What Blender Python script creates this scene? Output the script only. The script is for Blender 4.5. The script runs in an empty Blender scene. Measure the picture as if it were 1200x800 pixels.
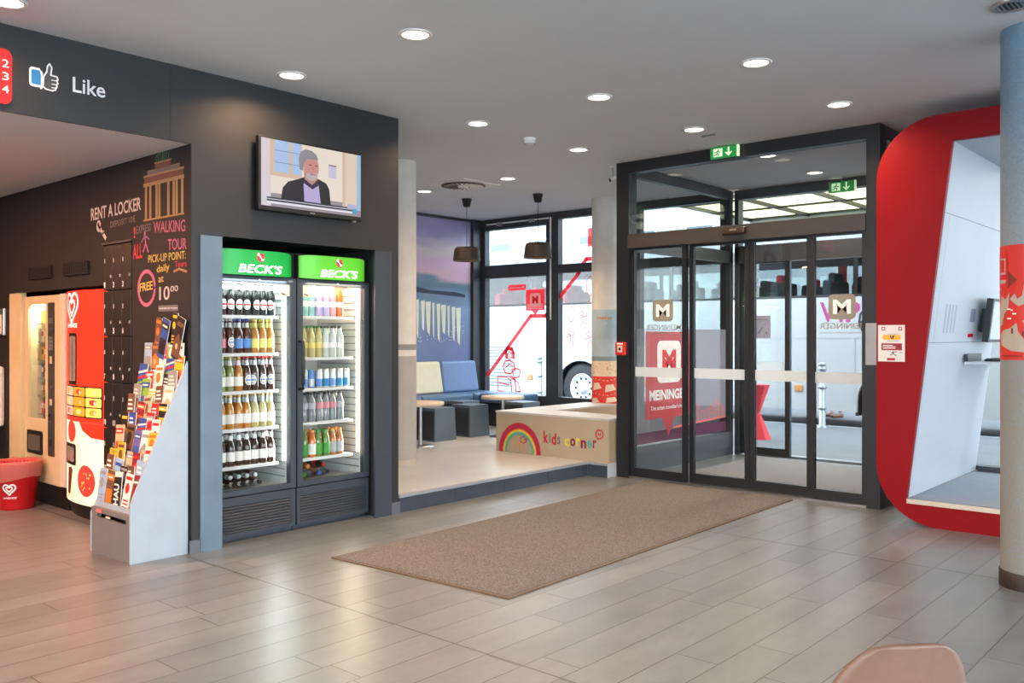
import bpy, bmesh, math, random
from mathutils import Vector, Matrix
R = random.Random(7)
PI = math.pi
scene = bpy.context.scene
COL = scene.collection

# ------------------------------------------------------------------ camera, sky, exposure
cam_d = bpy.data.cameras.new('camera'); cam = bpy.data.objects.new('camera', cam_d); COL.objects.link(cam)
cam.location = (0, 0, 1.4); cam.rotation_euler = (PI/2, 0, math.atan2(920, 1040))
cam_d.sensor_width = 36; cam_d.lens = 31.2; cam_d.shift_y = -7/1200; cam_d.clip_start = 0.05; cam_d.clip_end = 200
scene.camera = cam
vs = scene.view_settings
vs.view_transform = 'Standard'; vs.look = 'None'; vs.exposure = 0.0; vs.gamma = 1.0; vs.use_curve_mapping = False
scene.cycles.max_bounces = 10; scene.cycles.diffuse_bounces = 5; scene.cycles.glossy_bounces = 4
scene.cycles.transparent_max_bounces = 24; scene.cycles.sample_clamp_indirect = 4.0
scene.cycles.caustics_reflective = False; scene.cycles.caustics_refractive = False
SKY = 12.0
world = bpy.data.worlds.new('overcast_sky'); scene.world = world; world.use_nodes = True
wn = world.node_tree.nodes; wl = world.node_tree.links
bg = wn['Background']; bg.inputs['Strength'].default_value = SKY
tc = wn.new('ShaderNodeTexCoord'); sp = wn.new('ShaderNodeSeparateXYZ'); rp = wn.new('ShaderNodeValToRGB')
wl.new(tc.outputs['Generated'], sp.inputs[0]); wl.new(sp.outputs['Z'], rp.inputs[0]); wl.new(rp.outputs[0], bg.inputs['Color'])
rp.color_ramp.elements[0].position = 0.0; rp.color_ramp.elements[0].color = (0.84, 0.91, 1.0, 1)
rp.color_ramp.elements[1].position = 1.0; rp.color_ramp.elements[1].color = (0.74, 0.86, 1.0, 1)
DOWN_W = 8.0          # watts of a recessed ceiling light
WARM = (1.0, 0.82, 0.64); AMBER = (1.0, 0.62, 0.34)
H = 3.11               # ceiling height

# ------------------------------------------------------------------ materials
def lin(h):
    h = h.lstrip('#'); c = [int(h[i:i+2], 16)/255 for i in (0, 2, 4)]
    return tuple(x/12.92 if x <= 0.04045 else ((x+0.055)/1.055)**2.4 for x in c) + (1,)
MATS = {}
def mat(name, color='#808080', rough=0.5, metal=0.0, emit=None, es=0.0, noise=None, bump=None, spec=0.5, trans=0.0, coat=0.0):
    if name in MATS: return MATS[name]
    m = bpy.data.materials.new(name); m.use_nodes = True; MATS[name] = m
    nt = m.node_tree; b = nt.nodes['Principled BSDF']; L = nt.links
    c = lin(color); b.inputs['Base Color'].default_value = c
    b.inputs['Roughness'].default_value = rough; b.inputs['Metallic'].default_value = metal
    b.inputs['Specular IOR Level'].default_value = spec
    b.inputs['Transmission Weight'].default_value = trans; b.inputs['Coat Weight'].default_value = coat
    if emit: b.inputs['Emission Color'].default_value = lin(emit); b.inputs['Emission Strength'].default_value = es
    t = nt.nodes.new('ShaderNodeTexCoord')
    ns, na = noise or (9.0, 0.06)
    n = nt.nodes.new('ShaderNodeTexNoise'); n.inputs['Scale'].default_value = ns; n.inputs['Detail'].default_value = 4
    L.new(t.outputs['Object'], n.inputs['Vector'])
    mr = nt.nodes.new('ShaderNodeMapRange'); mr.inputs[1].default_value = 0.25; mr.inputs[2].default_value = 0.75
    mr.inputs[3].default_value = 1-na; mr.inputs[4].default_value = 1+na; L.new(n.outputs['Fac'], mr.inputs[0])
    mx = nt.nodes.new('ShaderNodeMix'); mx.data_type = 'RGBA'; mx.blend_type = 'MULTIPLY'; mx.inputs[0].default_value = 1
    mx.inputs[6].default_value = c; L.new(mr.outputs[0], mx.inputs[7]); L.new(mx.outputs[2], b.inputs['Base Color'])
    if bump:
        bs, ba = bump
        n2 = nt.nodes.new('ShaderNodeTexNoise'); n2.inputs['Scale'].default_value = bs; n2.inputs['Detail'].default_value = 5
        L.new(t.outputs['Object'], n2.inputs['Vector'])
        bp = nt.nodes.new('ShaderNodeBump'); bp.inputs['Strength'].default_value = ba; bp.inputs['Distance'].default_value = 0.01
        L.new(n2.outputs['Fac'], bp.inputs['Height']); L.new(bp.outputs[0], b.inputs['Normal'])
    return m
def glass_mat(name, tint='#ffffff', refl=0.08, film=None, film_amt=0.0):
    m = bpy.data.materials.new(name); m.use_nodes = True; MATS[name] = m
    nt = m.node_tree; L = nt.links
    for n in list(nt.nodes): nt.nodes.remove(n)
    o = nt.nodes.new('ShaderNodeOutputMaterial'); t = nt.nodes.new('ShaderNodeBsdfTransparent'); t.inputs[0].default_value = lin(tint)
    g = nt.nodes.new('ShaderNodeBsdfGlossy'); g.inputs['Roughness'].default_value = 0.02
    lw = nt.nodes.new('ShaderNodeLayerWeight'); lw.inputs[0].default_value = 0.5
    pw = nt.nodes.new('ShaderNodeMath'); pw.operation = 'POWER'; pw.inputs[1].default_value = 5; L.new(lw.outputs['Facing'], pw.inputs[0])
    mu = nt.nodes.new('ShaderNodeMath'); mu.operation = 'MULTIPLY_ADD'; mu.inputs[1].default_value = 0.9; mu.inputs[2].default_value = refl*0.5; L.new(pw.outputs[0], mu.inputs[0])
    mx = nt.nodes.new('ShaderNodeMixShader'); L.new(mu.outputs[0], mx.inputs[0]); L.new(t.outputs[0], mx.inputs[1]); L.new(g.outputs[0], mx.inputs[2])
    last = mx.outputs[0]
    if film:
        d = nt.nodes.new('ShaderNodeBsdfDiffuse'); d.inputs[0].default_value = lin(film)
        tr = nt.nodes.new('ShaderNodeBsdfTranslucent'); tr.inputs[0].default_value = lin(film)
        m1 = nt.nodes.new('ShaderNodeMixShader'); m1.inputs[0].default_value = 0.5; L.new(d.outputs[0], m1.inputs[1]); L.new(tr.outputs[0], m1.inputs[2])
        m2 = nt.nodes.new('ShaderNodeMixShader'); m2.inputs[0].default_value = film_amt; L.new(last, m2.inputs[1]); L.new(m1.outputs[0], m2.inputs[2]); last = m2.outputs[0]
    L.new(last, o.inputs[0])
    return m

# ------------------------------------------------------------------ geometry helpers
WLOC = {}
TEXTS = {}
def text_geo(s, bold=0.0):
    k = (s, bold)
    if k not in TEXTS:
        cu = bpy.data.curves.new('lettering', 'FONT'); cu.body = s; cu.size = 1; cu.offset = bold; cu.resolution_u = 3
        o = bpy.data.objects.new('lettering', cu); COL.objects.link(o)
        me = bpy.data.meshes.new_from_object(o)
        v = [(p.co.x, p.co.y) for p in me.vertices]; f = [tuple(q.vertices) for q in me.polygons]
        bpy.data.objects.remove(o); bpy.data.curves.remove(cu); bpy.data.meshes.remove(me)
        TEXTS[k] = (v, f)
    return TEXTS[k]
class Frame:                      # a flat working plane: origin, right, up; normal = right x up
    def __init__(s, o, u, v):
        s.o = Vector(o); s.u = Vector(u); s.v = Vector(v); s.n = s.u.cross(s.v).normalized()
    def p(s, a, b, c=0.0): return s.o + s.u*a + s.v*b + s.n*c
def FX(x): return Frame((x, 0, 0), (0, 1, 0), (0, 0, 1))        # wall facing +x, coordinates (y, z)
def FY(y): return Frame((0, y, 0), (1, 0, 0), (0, 0, 1))        # wall facing -y, coordinates (x, z)
def rrect(a0, b0, a1, b1, r, n=5):
    pts = []
    for cx, cy, s in ((a1-r, b0+r, -PI/2), (a1-r, b1-r, 0), (a0+r, b1-r, PI/2), (a0+r, b0+r, PI)):
        for i in range(n+1):
            t = s+PI/2*i/n; pts.append((cx+r*math.cos(t), cy+r*math.sin(t)))
    return pts
def circ(cx, cy, rx, ry=None, n=24, a0=0, a1=2*PI):
    ry = ry or rx; full = abs(a1-a0-2*PI) < 1e-6
    return [(cx+rx*math.cos(a0+(a1-a0)*i/(n if full else n-1)), cy+ry*math.sin(a0+(a1-a0)*i/(n if full else n-1))) for i in range(n)]
class MB:
    def __init__(s): s.v = []; s.f = []; s.mi = []; s.m = []; s.sm = []
    def slot(s, m):
        if m not in s.m: s.m.append(m)
        return s.m.index(m)
    def add(s, vs_, fs, m, smooth=False):
        k = len(s.v); s.v += [tuple(p) for p in vs_]; i = s.slot(m)
        for f in fs: s.f.append(tuple(k+j for j in f)); s.mi.append(i); s.sm.append(smooth)
        return s
    def box(s, x0, x1, y0, y1, z0, z1, m):
        return s.add([(x0, y0, z0), (x1, y0, z0), (x1, y1, z0), (x0, y1, z0), (x0, y0, z1), (x1, y0, z1), (x1, y1, z1), (x0, y1, z1)],
                     [(0, 3, 2, 1), (4, 5, 6, 7), (0, 1, 5, 4), (1, 2, 6, 5), (2, 3, 7, 6), (3, 0, 4, 7)], m)
    def cbox(s, x0, x1, y0, y1, z0, z1, m, c=0.01):                # box with every edge chamfered
        bm = bmesh.new(); bmesh.ops.create_cube(bm, size=1)
        for w in bm.verts: w.co = Vector(((x0+x1)/2+w.co.x*(x1-x0), (y0+y1)/2+w.co.y*(y1-y0), (z0+z1)/2+w.co.z*(z1-z0)))
        bmesh.ops.bevel(bm, geom=bm.edges[:], offset=c, segments=2, affect='EDGES', profile=0.5)
        bm.verts.index_update()
        s.add([w.co for w in bm.verts], [[w.index for w in f.verts] for f in bm.faces], m); bm.free(); return s
    def poly(s, fr, pts, m, off=0.002):
        return s.add([fr.p(a, b, off) for a, b in pts], [tuple(range(len(pts)))], m)
    def plate(s, fr, pts, t, m, off=0.0, smooth=False):             # outline extruded from off to off+t along the normal
        n = len(pts)
        A = sum(pts[i][0]*pts[(i+1) % n][1]-pts[(i+1) % n][0]*pts[i][1] for i in range(n))
        if A < 0: pts = pts[::-1]
        s.add([fr.p(a, b, off) for a, b in pts]+[fr.p(a, b, off+t) for a, b in pts], [tuple(range(n-1, -1, -1)), tuple(range(n, 2*n))], m)
        k = len(s.v)-2*n; i = s.slot(m)
        for j in range(n): s.f.append((k+j, k+(j+1) % n, k+n+(j+1) % n, k+n+j)); s.mi.append(i); s.sm.append(smooth)
        return s
    def rect(s, fr, a0, b0, a1, b1, m, off=0.002): return s.poly(fr, [(a0, b0), (a1, b0), (a1, b1), (a0, b1)], m, off)
    def ribbon(s, fr, pts, w, m, off=0.002, closed=False):          # a drawn line of width w, laid on the plane
        n = len(pts)
        for i in range(n if closed else n-1):
            a = Vector(pts[i]); b = Vector(pts[(i+1) % n]); d = b-a
            if d.length < 1e-6: continue
            d.normalize(); q = Vector((-d.y, d.x))*w/2; e = d*w*0.3
            s.poly(fr, [a-q-e, b-q+e, b+q+e, a+q-e], m, off+0.00003*(i % 3))
        return s
    def text(s, fr, t, a0, a1, b0, b1, m, off=0.002, bold=0.0, mirror=False, shear=0.0, rise=0.0):
        v, f = text_geo(t, bold)
        xs = [p[0] for p in v]; ys = [p[1] for p in v]; X0, X1, Y0, Y1 = min(xs), max(xs), min(ys), max(ys)
        out = []
        for x, y in v:
            q = (y-Y0)/(Y1-Y0 or 1); r = (x-X0)/(X1-X0 or 1)
            if mirror: r = 1-r
            out.append(fr.p(a0+(a1-a0)*r+shear*q*(b1-b0), b0+(b1-b0)*q+rise*r, off))
        if mirror: f = [q[::-1] for q in f]
        return s.add(out, f, m)
    def quad(s, a, b, c, d, m): return s.add([a, b, c, d], [(0, 1, 2, 3)], m)
    def tube(s, pts, r, m, n=8, smooth=True, caps=True):
        pts = [Vector(p) for p in pts]; k = len(s.v); N = len(pts); rs = r if isinstance(r, (list, tuple)) else [r]*N
        ring = []
        for i, p in enumerate(pts):
            d = (pts[min(i+1, N-1)]-pts[max(i-1, 0)]).normalized()
            a = Vector((0, 0, 1)) if abs(d.z) < 0.9 else Vector((1, 0, 0))
            u = d.cross(a).normalized(); w = u.cross(d)
            ring += [p+(u*math.cos(2*PI*j/n)+w*math.sin(2*PI*j/n))*rs[i] for j in range(n)]
        fs = [(i*n+j, (i+1)*n+j, (i+1)*n+(j+1) % n, i*n+(j+1) % n) for i in range(N-1) for j in range(n)]
        s.add(ring, fs, m, smooth)
        if caps: s.add(ring[:n], [tuple(range(n))], m); s.add(ring[-n:], [tuple(range(n-1, -1, -1))], m)
        return s
    def lathe(s, cx, cy, prof, m, n=20, smooth=True, axis='z', cz=0.0, caps=True):   # prof: (radius, height)
        ring = []
        for r, h in prof:
            for j in range(n):
                a = 2*PI*j/n; p = (r*math.cos(a), r*math.sin(a))
                if axis == 'z': ring.append((cx+p[0], cy+p[1], h))
                elif axis == 'y': ring.append((cx+p[0], cy+h, cz+p[1]))
                else: ring.append((cx+h, cy+p[0], cz+p[1]))
        N = len(prof); fl = axis == 'y'
        fs = [(i*n+j, i*n+(j+1) % n, (i+1)*n+(j+1) % n, (i+1)*n+j) for i in range(N-1) for j in range(n)]
        if fl: fs = [f[::-1] for f in fs]
        s.add(ring, fs, m, smooth)
        if caps:
            for i0, rev in ((0, True), (N-1, False)):
                if prof[i0][0] > 1e-4: s.add(ring[i0*n:(i0+1)*n], [tuple(range(n-1, -1, -1)) if rev != fl else tuple(range(n))], m)
        return s
    def build(s, name, parent=None, at=None):
        base = Vector(WLOC[parent.name]) if parent else Vector(at or (0, 0, 0))
        me = bpy.data.meshes.new(name); me.from_pydata([Vector(p)-base for p in s.v], [], s.f)
        for m in s.m: me.materials.append(m)
        me.polygons.foreach_set('material_index', s.mi); me.polygons.foreach_set('use_smooth', s.sm); me.update()
        o = bpy.data.objects.new(name, me); COL.objects.link(o)
        if parent: o.parent = parent
        else: o.location = base
        WLOC[o.name] = tuple(base)
        return o
def tag(o, label, cat, group=None, kind=None):
    o['label'] = label; o['category'] = cat
    if group: o['group'] = group
    if kind: o['kind'] = kind
    return o
def thing(name, label, cat, loc, group=None):
    o = bpy.data.objects.new(name, None); COL.objects.link(o); o.location = loc; o.empty_display_size = 0.1
    WLOC[o.name] = tuple(loc)
    return tag(o, label, cat, group)
def struct(o): o['kind'] = 'structure'; return o
def dup(o, loc, label=None, group=None, rotz=None):                 # a copy of a thing with its parts and their sub-parts
    c = o.copy(); COL.objects.link(c); c.location = loc; WLOC[c.name] = tuple(loc)
    if rotz is not None: c.rotation_euler = (0, 0, rotz)
    if label: c['label'] = label
    if group: c['group'] = group
    for ch in list(o.children):
        d = ch.copy(); COL.objects.link(d); d.parent = c
        for g in list(ch.children):
            e = g.copy(); COL.objects.link(e); e.parent = d
    return c
def area(name, loc, size, watts, color, rot=(0, 0, 0), parent=None, size_y=None, spread=PI):
    l = bpy.data.lights.new(name, 'AREA'); l.energy = watts; l.color = color; l.size = size; l.spread = spread
    l.shape = 'RECTANGLE' if size_y else 'DISK'
    if size_y: l.size_y = size_y
    o = bpy.data.objects.new(name, l); COL.objects.link(o); o.rotation_euler = rot
    if parent: o.parent = parent; o.location = Vector(loc)-Vector(WLOC[parent.name])
    else: o.location = loc
    return o

# ------------------------------------------------------------------ common materials
M_ANTH = mat('anthracite_paint', '#242527', 0.5, noise=(3, 0.08))
M_CHALK = mat('chalkboard_paint', '#131110', 0.75, noise=(5, 0.15))
M_PANEL = mat('blue_grey_board', '#5f7383', 0.42, noise=(6, 0.12))
M_DARKM = mat('dark_aluminium', '#18181b', 0.38, noise=(12, 0.05))
M_FRAME = mat('window_aluminium', '#3a3d42', 0.4)
M_BLACK = mat('black_plastic', '#0d0d0e', 0.5)
M_WHITE = mat('white_paint', '#e4e1dc', 0.6, noise=(2, 0.02))
M_CEIL = mat('ceiling_paint', '#d8dbdd', 0.9, noise=(1.2, 0.02))
M_COLUMN = mat('column_plaster', '#d6d0c6', 0.7)
M_STEEL = mat('brushed_steel', '#b4b6b8', 0.3, 1.0, noise=(30, 0.08))
M_SILVER = mat('silver_laminate', '#a0abb4', 0.38, noise=(7, 0.06))
M_RED = mat('signal_red', '#d8151c', 0.4)
M_WRED = glass_mat('sticker_red', '#ffffff', 0.04, '#e0202c', 0.93)
M_WFILM = glass_mat('sticker_white_film', '#ffffff', 0.04, '#f4f2ee', 0.93)
M_SWHITE = mat('sticker_white', '#f4f2ee', 0.5)
M_CREAM = mat('cream_enamel', '#cbb88c', 0.4)
M_GLASS = glass_mat('clear_glass', '#fbfdfd', 0.06)
M_GLASSD = glass_mat('door_glass', '#ebeeee', 0.06)
M_GLASST = glass_mat('solar_glass', '#eaeeee', 0.06)
M_RUBBER = mat('black_rubber', '#17181a', 0.7)
M_GREY = mat('mid_grey', '#7d8286', 0.5)


# ================================================================== THE ROOM
def floor_material():
    m = bpy.data.materials.new('plank_tiles'); m.use_nodes = True; nt = m.node_tree; L = nt.links; b = nt.nodes['Principled BSDF']
    t = nt.nodes.new('ShaderNodeTexCoord'); s = nt.nodes.new('ShaderNodeSeparateXYZ'); c = nt.nodes.new('ShaderNodeCombineXYZ')
    L.new(t.outputs['Object'], s.inputs[0]); L.new(s.outputs['Y'], c.inputs[0]); L.new(s.outputs['X'], c.inputs[1])
    def brick(w, h, off, freq, sq, sqf):
        k = nt.nodes.new('ShaderNodeTexBrick'); L.new(c.outputs[0], k.inputs['Vector'])
        k.offset = off; k.offset_frequency = freq; k.squash = sq; k.squash_frequency = sqf
        k.inputs['Scale'].default_value = 1; k.inputs['Brick Width'].default_value = w; k.inputs['Row Height'].default_value = h
        k.inputs['Mortar Size'].default_value = 0.003; k.inputs['Mortar Smooth'].default_value = 0.1; k.inputs['Bias'].default_value = 0
        k.inputs['Color1'].default_value = lin('#6d7071'); k.inputs['Color2'].default_value = lin('#616465'); k.inputs['Mortar'].default_value = lin('#2c2825')
        return k
    k = brick(1.42, 0.205, 0.37, 3, 0.8, 2)
    n = nt.nodes.new('ShaderNodeTexNoise'); n.inputs['Scale'].default_value = 2.2; n.inputs['Detail'].default_value = 8; n.inputs['Roughness'].default_value = 0.7
    mp = nt.nodes.new('ShaderNodeMapping'); mp.inputs['Scale'].default_value = (3.0, 1.0, 1.0); L.new(t.outputs['Object'], mp.inputs[0]); L.new(mp.outputs[0], n.inputs['Vector'])
    mr = nt.nodes.new('ShaderNodeMapRange'); mr.inputs[1].default_value = 0.3; mr.inputs[2].default_value = 0.7; mr.inputs[3].default_value = 0.78; mr.inputs[4].default_value = 1.22
    L.new(n.outputs['Fac'], mr.inputs[0])
    mx = nt.nodes.new('ShaderNodeMix'); mx.data_type = 'RGBA'; mx.blend_type = 'MULTIPLY'; mx.inputs[0].default_value = 1
    L.new(k.outputs['Color'], mx.inputs[6]); L.new(mr.outputs[0], mx.inputs[7])
    # long joints running straight across the planks
    md = nt.nodes.new('ShaderNodeMath'); md.operation = 'PINGPONG'; md.inputs[1].default_value = 1.42
    ad = nt.nodes.new('ShaderNodeMath'); ad.operation = 'ADD'; ad.inputs[1].default_value = -5.69+2.84*4; L.new(s.outputs['Y'], ad.inputs[0]); L.new(ad.outputs[0], md.inputs[0])
    lt = nt.nodes.new('ShaderNodeMath'); lt.operation = 'LESS_THAN'; lt.inputs[1].default_value = 0.005; L.new(md.outputs[0], lt.inputs[0])
    m2 = nt.nodes.new('ShaderNodeMix'); m2.data_type = 'RGBA'; L.new(lt.outputs[0], m2.inputs[0]); L.new(mx.outputs[2], m2.inputs[6]); m2.inputs[7].default_value = lin('#2a2623')
    L.new(m2.outputs[2], b.inputs['Base Color'])
    r = nt.nodes.new('ShaderNodeMapRange'); r.inputs[3].default_value = 0.30; r.inputs[4].default_value = 0.42; L.new(n.outputs['Fac'], r.inputs[0]); L.new(r.outputs[0], b.inputs['Roughness'])
    b.inputs['Specular IOR Level'].default_value = 0.9
    bp = nt.nodes.new('ShaderNodeBump'); bp.inputs['Strength'].default_value = 0.25; bp.inputs['Distance'].default_value = 0.002
    iv = nt.nodes.new('ShaderNodeMath'); iv.operation = 'SUBTRACT'; iv.inputs[0].default_value = 1; L.new(k.outputs['Fac'], iv.inputs[1]); L.new(iv.outputs[0], bp.inputs['Height']); L.new(bp.outputs[0], b.inputs['Normal'])
    return m
M_FLOOR = floor_material()
M_PLAT = mat('cream_floor_tile', '#b9bec0', 0.3, noise=(2.5, 0.1))
M_RISER = mat('step_tile', '#39414c', 0.4, noise=(8, 0.15))
M_NOSE = mat('step_nosing', '#8f9299', 0.4)

struct(MB().box(-11, 6, -5, 9.65, -0.15, 0, M_FLOOR).build('floor'))
cb = MB()
cb.box(-9.3, 6, -5, 9.8, H, H+0.2, M_CEIL)
struct(cb.build('ceiling'))
struct(MB().box(-11, -5.33, -3, 2.9, 2.63, 2.75, M_CEIL).build('ceiling_alcove'))

# wall around the fridges: lintel, two piers, niche
wf = MB()
for xa_, xb_, ya_ in ((-6.06, -5.46, 3.0), (-5.46, -5.31, 2.9)):
    wf.box(xa_, xb_, ya_, 4.65, 2.055, H, M_ANTH); wf.box(xa_, xb_, ya_, ya_+0.1 if ya_ < 3 else 3.02, 0, 2.055, M_ANTH); wf.box(xa_, xb_, 4.44, 4.65, 0, 2.055, M_ANTH)
wf.box(-6.11, -6.06, 3.0, 4.65, 0, H, M_ANTH)
wfo = struct(wf.build('wall_fridge'))
struct(MB().box(-5.335, -5.31, 2.955, 3.11, 0, 2.05, M_PANEL).box(-5.31, -5.295, 2.957, 3.11, 0, 2.05, M_PANEL).build('trim_1'))
struct(MB().box(-5.31, -5.292, 4.40, 4.565, 0, 2.05, mat('graphite_board', '#343c45', 0.45)).build('trim_2'))
M_SKIRT = mat('skirting_tile', '#5d6168', 0.45)
struct(MB().box(-5.31, -5.298, 2.885, 2.953, 0, 0.085, M_SKIRT).box(-5.31, -5.298, 4.568, 4.66, 0, 0.09, M_SKIRT).build('baseboard_fridge'))
# fascia above the alcove
fa = struct(MB().box(-5.33, -5.312, -3, 2.76, 2.63, H, M_ANTH).box(-5.33, -5.31, 2.76, 2.9, 2.63, H, M_ANTH).build('wall_fascia'))
# chalkboard wall with the machine recess
cw = MB()
cw.box(-11, -8.48, 2.9, 3.0, 0, 2.63, M_CHALK); cw.box(-8.48, -6.57, 2.9, 3.0, 1.77, 2.63, M_CHALK)
cw.box(-6.57, -6.125, 2.9, 3.0, 2.065, 2.63, M_CHALK); cw.box(-6.125, -5.46, 2.9, 3.0, 0, 2.63, M_CHALK); cw.box(-5.46, -5.312, 2.899, 2.9, 0, 2.63, M_CHALK)
cw.box(-8.6, -6.35, 3.85, 3.9, 0, 2.63, M_BLACK); cw.box(-8.6, -8.48, 3.0, 3.85, 0, 2.63, M_BLACK)
cw.box(-8.48, -6.57, 3.0, 3.85, 1.79, 1.85, M_BLACK)
chalk_wall = struct(cw.build('wall_chalkboard'))
struct(MB().box(-11.1, -11, -3, 3.9, 0, 2.75, M_ANTH).build('wall_alcove_end'))
struct(MB().box(-11, -5.31, -3.1, -3, 0, H, mat('alcove_wall_paint', '#8d7f72', 0.8)).build('wall_alcove_side'))
struct(MB().box(-5.41, -5.31, -5.1, -3, 0, H, M_WHITE).build('wall_back'))
# platform room
struct(MB().box(-9.15, -6.45, 4.65, 4.75, 0, H, M_WHITE).build('wall_platform'))
struct(MB().box(-9.25, -9.15, 4.65, 9.8, 0, H, mat('mural_wall_paint', '#2d3340', 0.6)).build('wall_mural'))
pl = MB()
pl.box(-9.15, -5.325, 4.75, 9.6, 0.0, 0.135, M_PLAT); pl.box(-6.45, -5.325, 4.66, 4.75, 0, 0.135, M_PLAT); pl.box(-5.325, -5.075, 7.16, 9.6, 0, 0.135, M_PLAT)
plo = struct(pl.build('floor_platform'))
ri = MB()
for i, (a, b) in enumerate(((4.66, 5.28), (5.283, 5.9), (5.903, 6.52), (6.523, 7.145))): ri.box(-5.325, -5.312, a, b, 0, 0.116, M_RISER)
ri.box(-5.312, -5.08, 7.147, 7.16, 0, 0.116, M_RISER)
ri.box(-5.345, -5.306, 4.66, 7.145, 0.117, 0.139, M_NOSE); ri.box(-5.306, -5.08, 7.14, 7.18, 0.117, 0.139, M_NOSE)
struct(ri.build('trim_3'))

def window_unit(name, x0, x1, y, panes, zs, fw=0.06, depth=0.1, mf=M_FRAME, axis='x', gl=None):
    """a framed glazed unit in a wall along x (or y); panes: list of (z0,z1) glass"""
    w = MB(); g = MB()
    def bx(m_, a0, a1, d0, d1, z0, z1, mm):
        if axis == 'x': m_.box(a0, a1, y+d0, y+d1, z0, z1, mm)
        else: m_.box(y+d0, y+d1, a0, a1, z0, z1, mm)
    bx(w, x0, x0+fw, 0, depth, zs[0], zs[-1], mf); bx(w, x1-fw, x1, 0, depth, zs[0], zs[-1], mf)
    prev = zs[0]
    for a, b in panes: bx(w, x0+fw, x1-fw, 0, depth, prev, a, mf); prev = b
    bx(w, x0+fw, x1-fw, 0, depth, prev, zs[-1], mf)
    for a, b in panes: bx(g, x0+fw, x1-fw, depth*0.45, depth*0.45+0.008, a, b, gl or M_GLASS)
    o = struct(w.build(name)); gp = g.build('pane', o)
    return o
Y_F = 9.60
window_1 = window_unit('window_1', -9.15, -7.735, Y_F, [(0.55, 2.24), (2.43, 2.95)], (0.135, H), 0.125, gl=M_GLASST)
window_2 = window_unit('window_2', -7.735, -6.40, Y_F, [(0.55, 2.26), (2.38, 3.01)], (0.135, H), 0.095, gl=M_GLASST)
window_3 = window_unit('window_3', -6.40, -5.075, Y_F, [(0.55, 2.26), (2.38, 3.01)], (0.135, H), 0.095, gl=M_GLASST)
rod = MB().tube([(-8.98, 9.585, 3.035), (-7.80, 9.585, 3.035)], 0.011, M_SWHITE).tube([(-7.765, 9.585, 3.045), (-7.765, 9.585, 1.62)], 0.012, M_SWHITE)
for xx in (-8.72, -8.10): rod.cbox(xx-0.05, xx+0.05, 9.56, 9.6, 3.0, 3.05, M_STEEL, 0.008)
rod.build('opener_rod', window_1)
# glazed front beyond the vestibule and along the far side of the lobby
for i, (a, b) in enumerate(((-2.5, -0.9), (-0.9, 0.7), (0.7, 2.4), (2.4, 4.2), (4.2, 6.0))):
    window_unit('window_%d' % (4+i), a, b, Y_F, [(0.12, 2.95)], (0, H), 0.05, gl=M_GLASST)
for i in range(5):
    window_unit('window_%d' % (9+i), -4.9+i*2.9, -4.9+(i+1)*2.9, 6.0, [(0.3, 2.9)], (0, H), 0.05, axis='y')
for i in range(5): window_unit('window_%d' % (14+i), -5.31+i*2.262, -5.31+(i+1)*2.262, -5.1, [(0.3, 2.95)], (0, H), 0.05)

# ------------------------------------------------------------------ entrance vestibule
X_L, X_R, Y_V = -5.07, -2.51, 7.30
vf = MB()
vf.box(X_L, -4.925, Y_V, Y_V+0.14, 0, H, M_DARKM); vf.box(-2.62, X_R, Y_V, Y_V+0.12, 0, H, M_DARKM)
vf.box(-4.925, -2.62, Y_V, Y_V+0.12, 2.998, H, M_DARKM)
vf.box(-4.925, -2.62, Y_V-0.02, Y_V+0.16, 2.255, 2.392, mat('door_operator_cover', '#3a3531', 0.42))
vf.box(-4.925, -2.62, Y_V, Y_V+0.1, 0, 0.018, M_STEEL)
vo = struct(vf.build('trim_4'))
MB().box(-4.925, -2.62, Y_V+0.06, Y_V+0.068, 2.392, 2.998, M_GLASSD).build('pane', vo)
def leaf(name, x0, x1, y, zb=0.018, zt=2.255, sw=0.045, band=True, gl=None):
    m = MB()
    m.box(x0, x0+sw, y, y+0.045, zb, zt, M_DARKM); m.box(x1-sw, x1, y, y+0.045, zb, zt, M_DARKM)
    m.box(x0+sw, x1-sw, y, y+0.045, zb, zb+0.085, M_DARKM); m.box(x0+sw, x1-sw, y, y+0.045, zt-0.02, zt, M_DARKM)
    o = struct(m.build(name))
    MB().box(x0+sw, x1-sw, y+0.02, y+0.028, zb+0.085, zt-0.02, gl or M_GLASS).build('pane', o)
    if band: MB().rect(FY(y+0.018), x0+sw, 0.998, x1-sw, 1.092, M_FROST, 0).build('frosted_band', o)
    return o
M_FROST = glass_mat('frosted_film', '#ffffff', 0.04, '#e6e9e8', 0.9)
door_1 = leaf('door_1', -4.925, -4.30, 7.33, gl=M_GLASSD); door_2 = leaf('door_2', -4.30, -3.688, 7.385, gl=M_GLASSD)
door_3 = leaf('door_3', -3.684, -3.11, 7.385, gl=M_GLASSD); door_4 = leaf('door_4', -3.11, -2.62, 7.33, gl=M_GLASSD)
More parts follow.
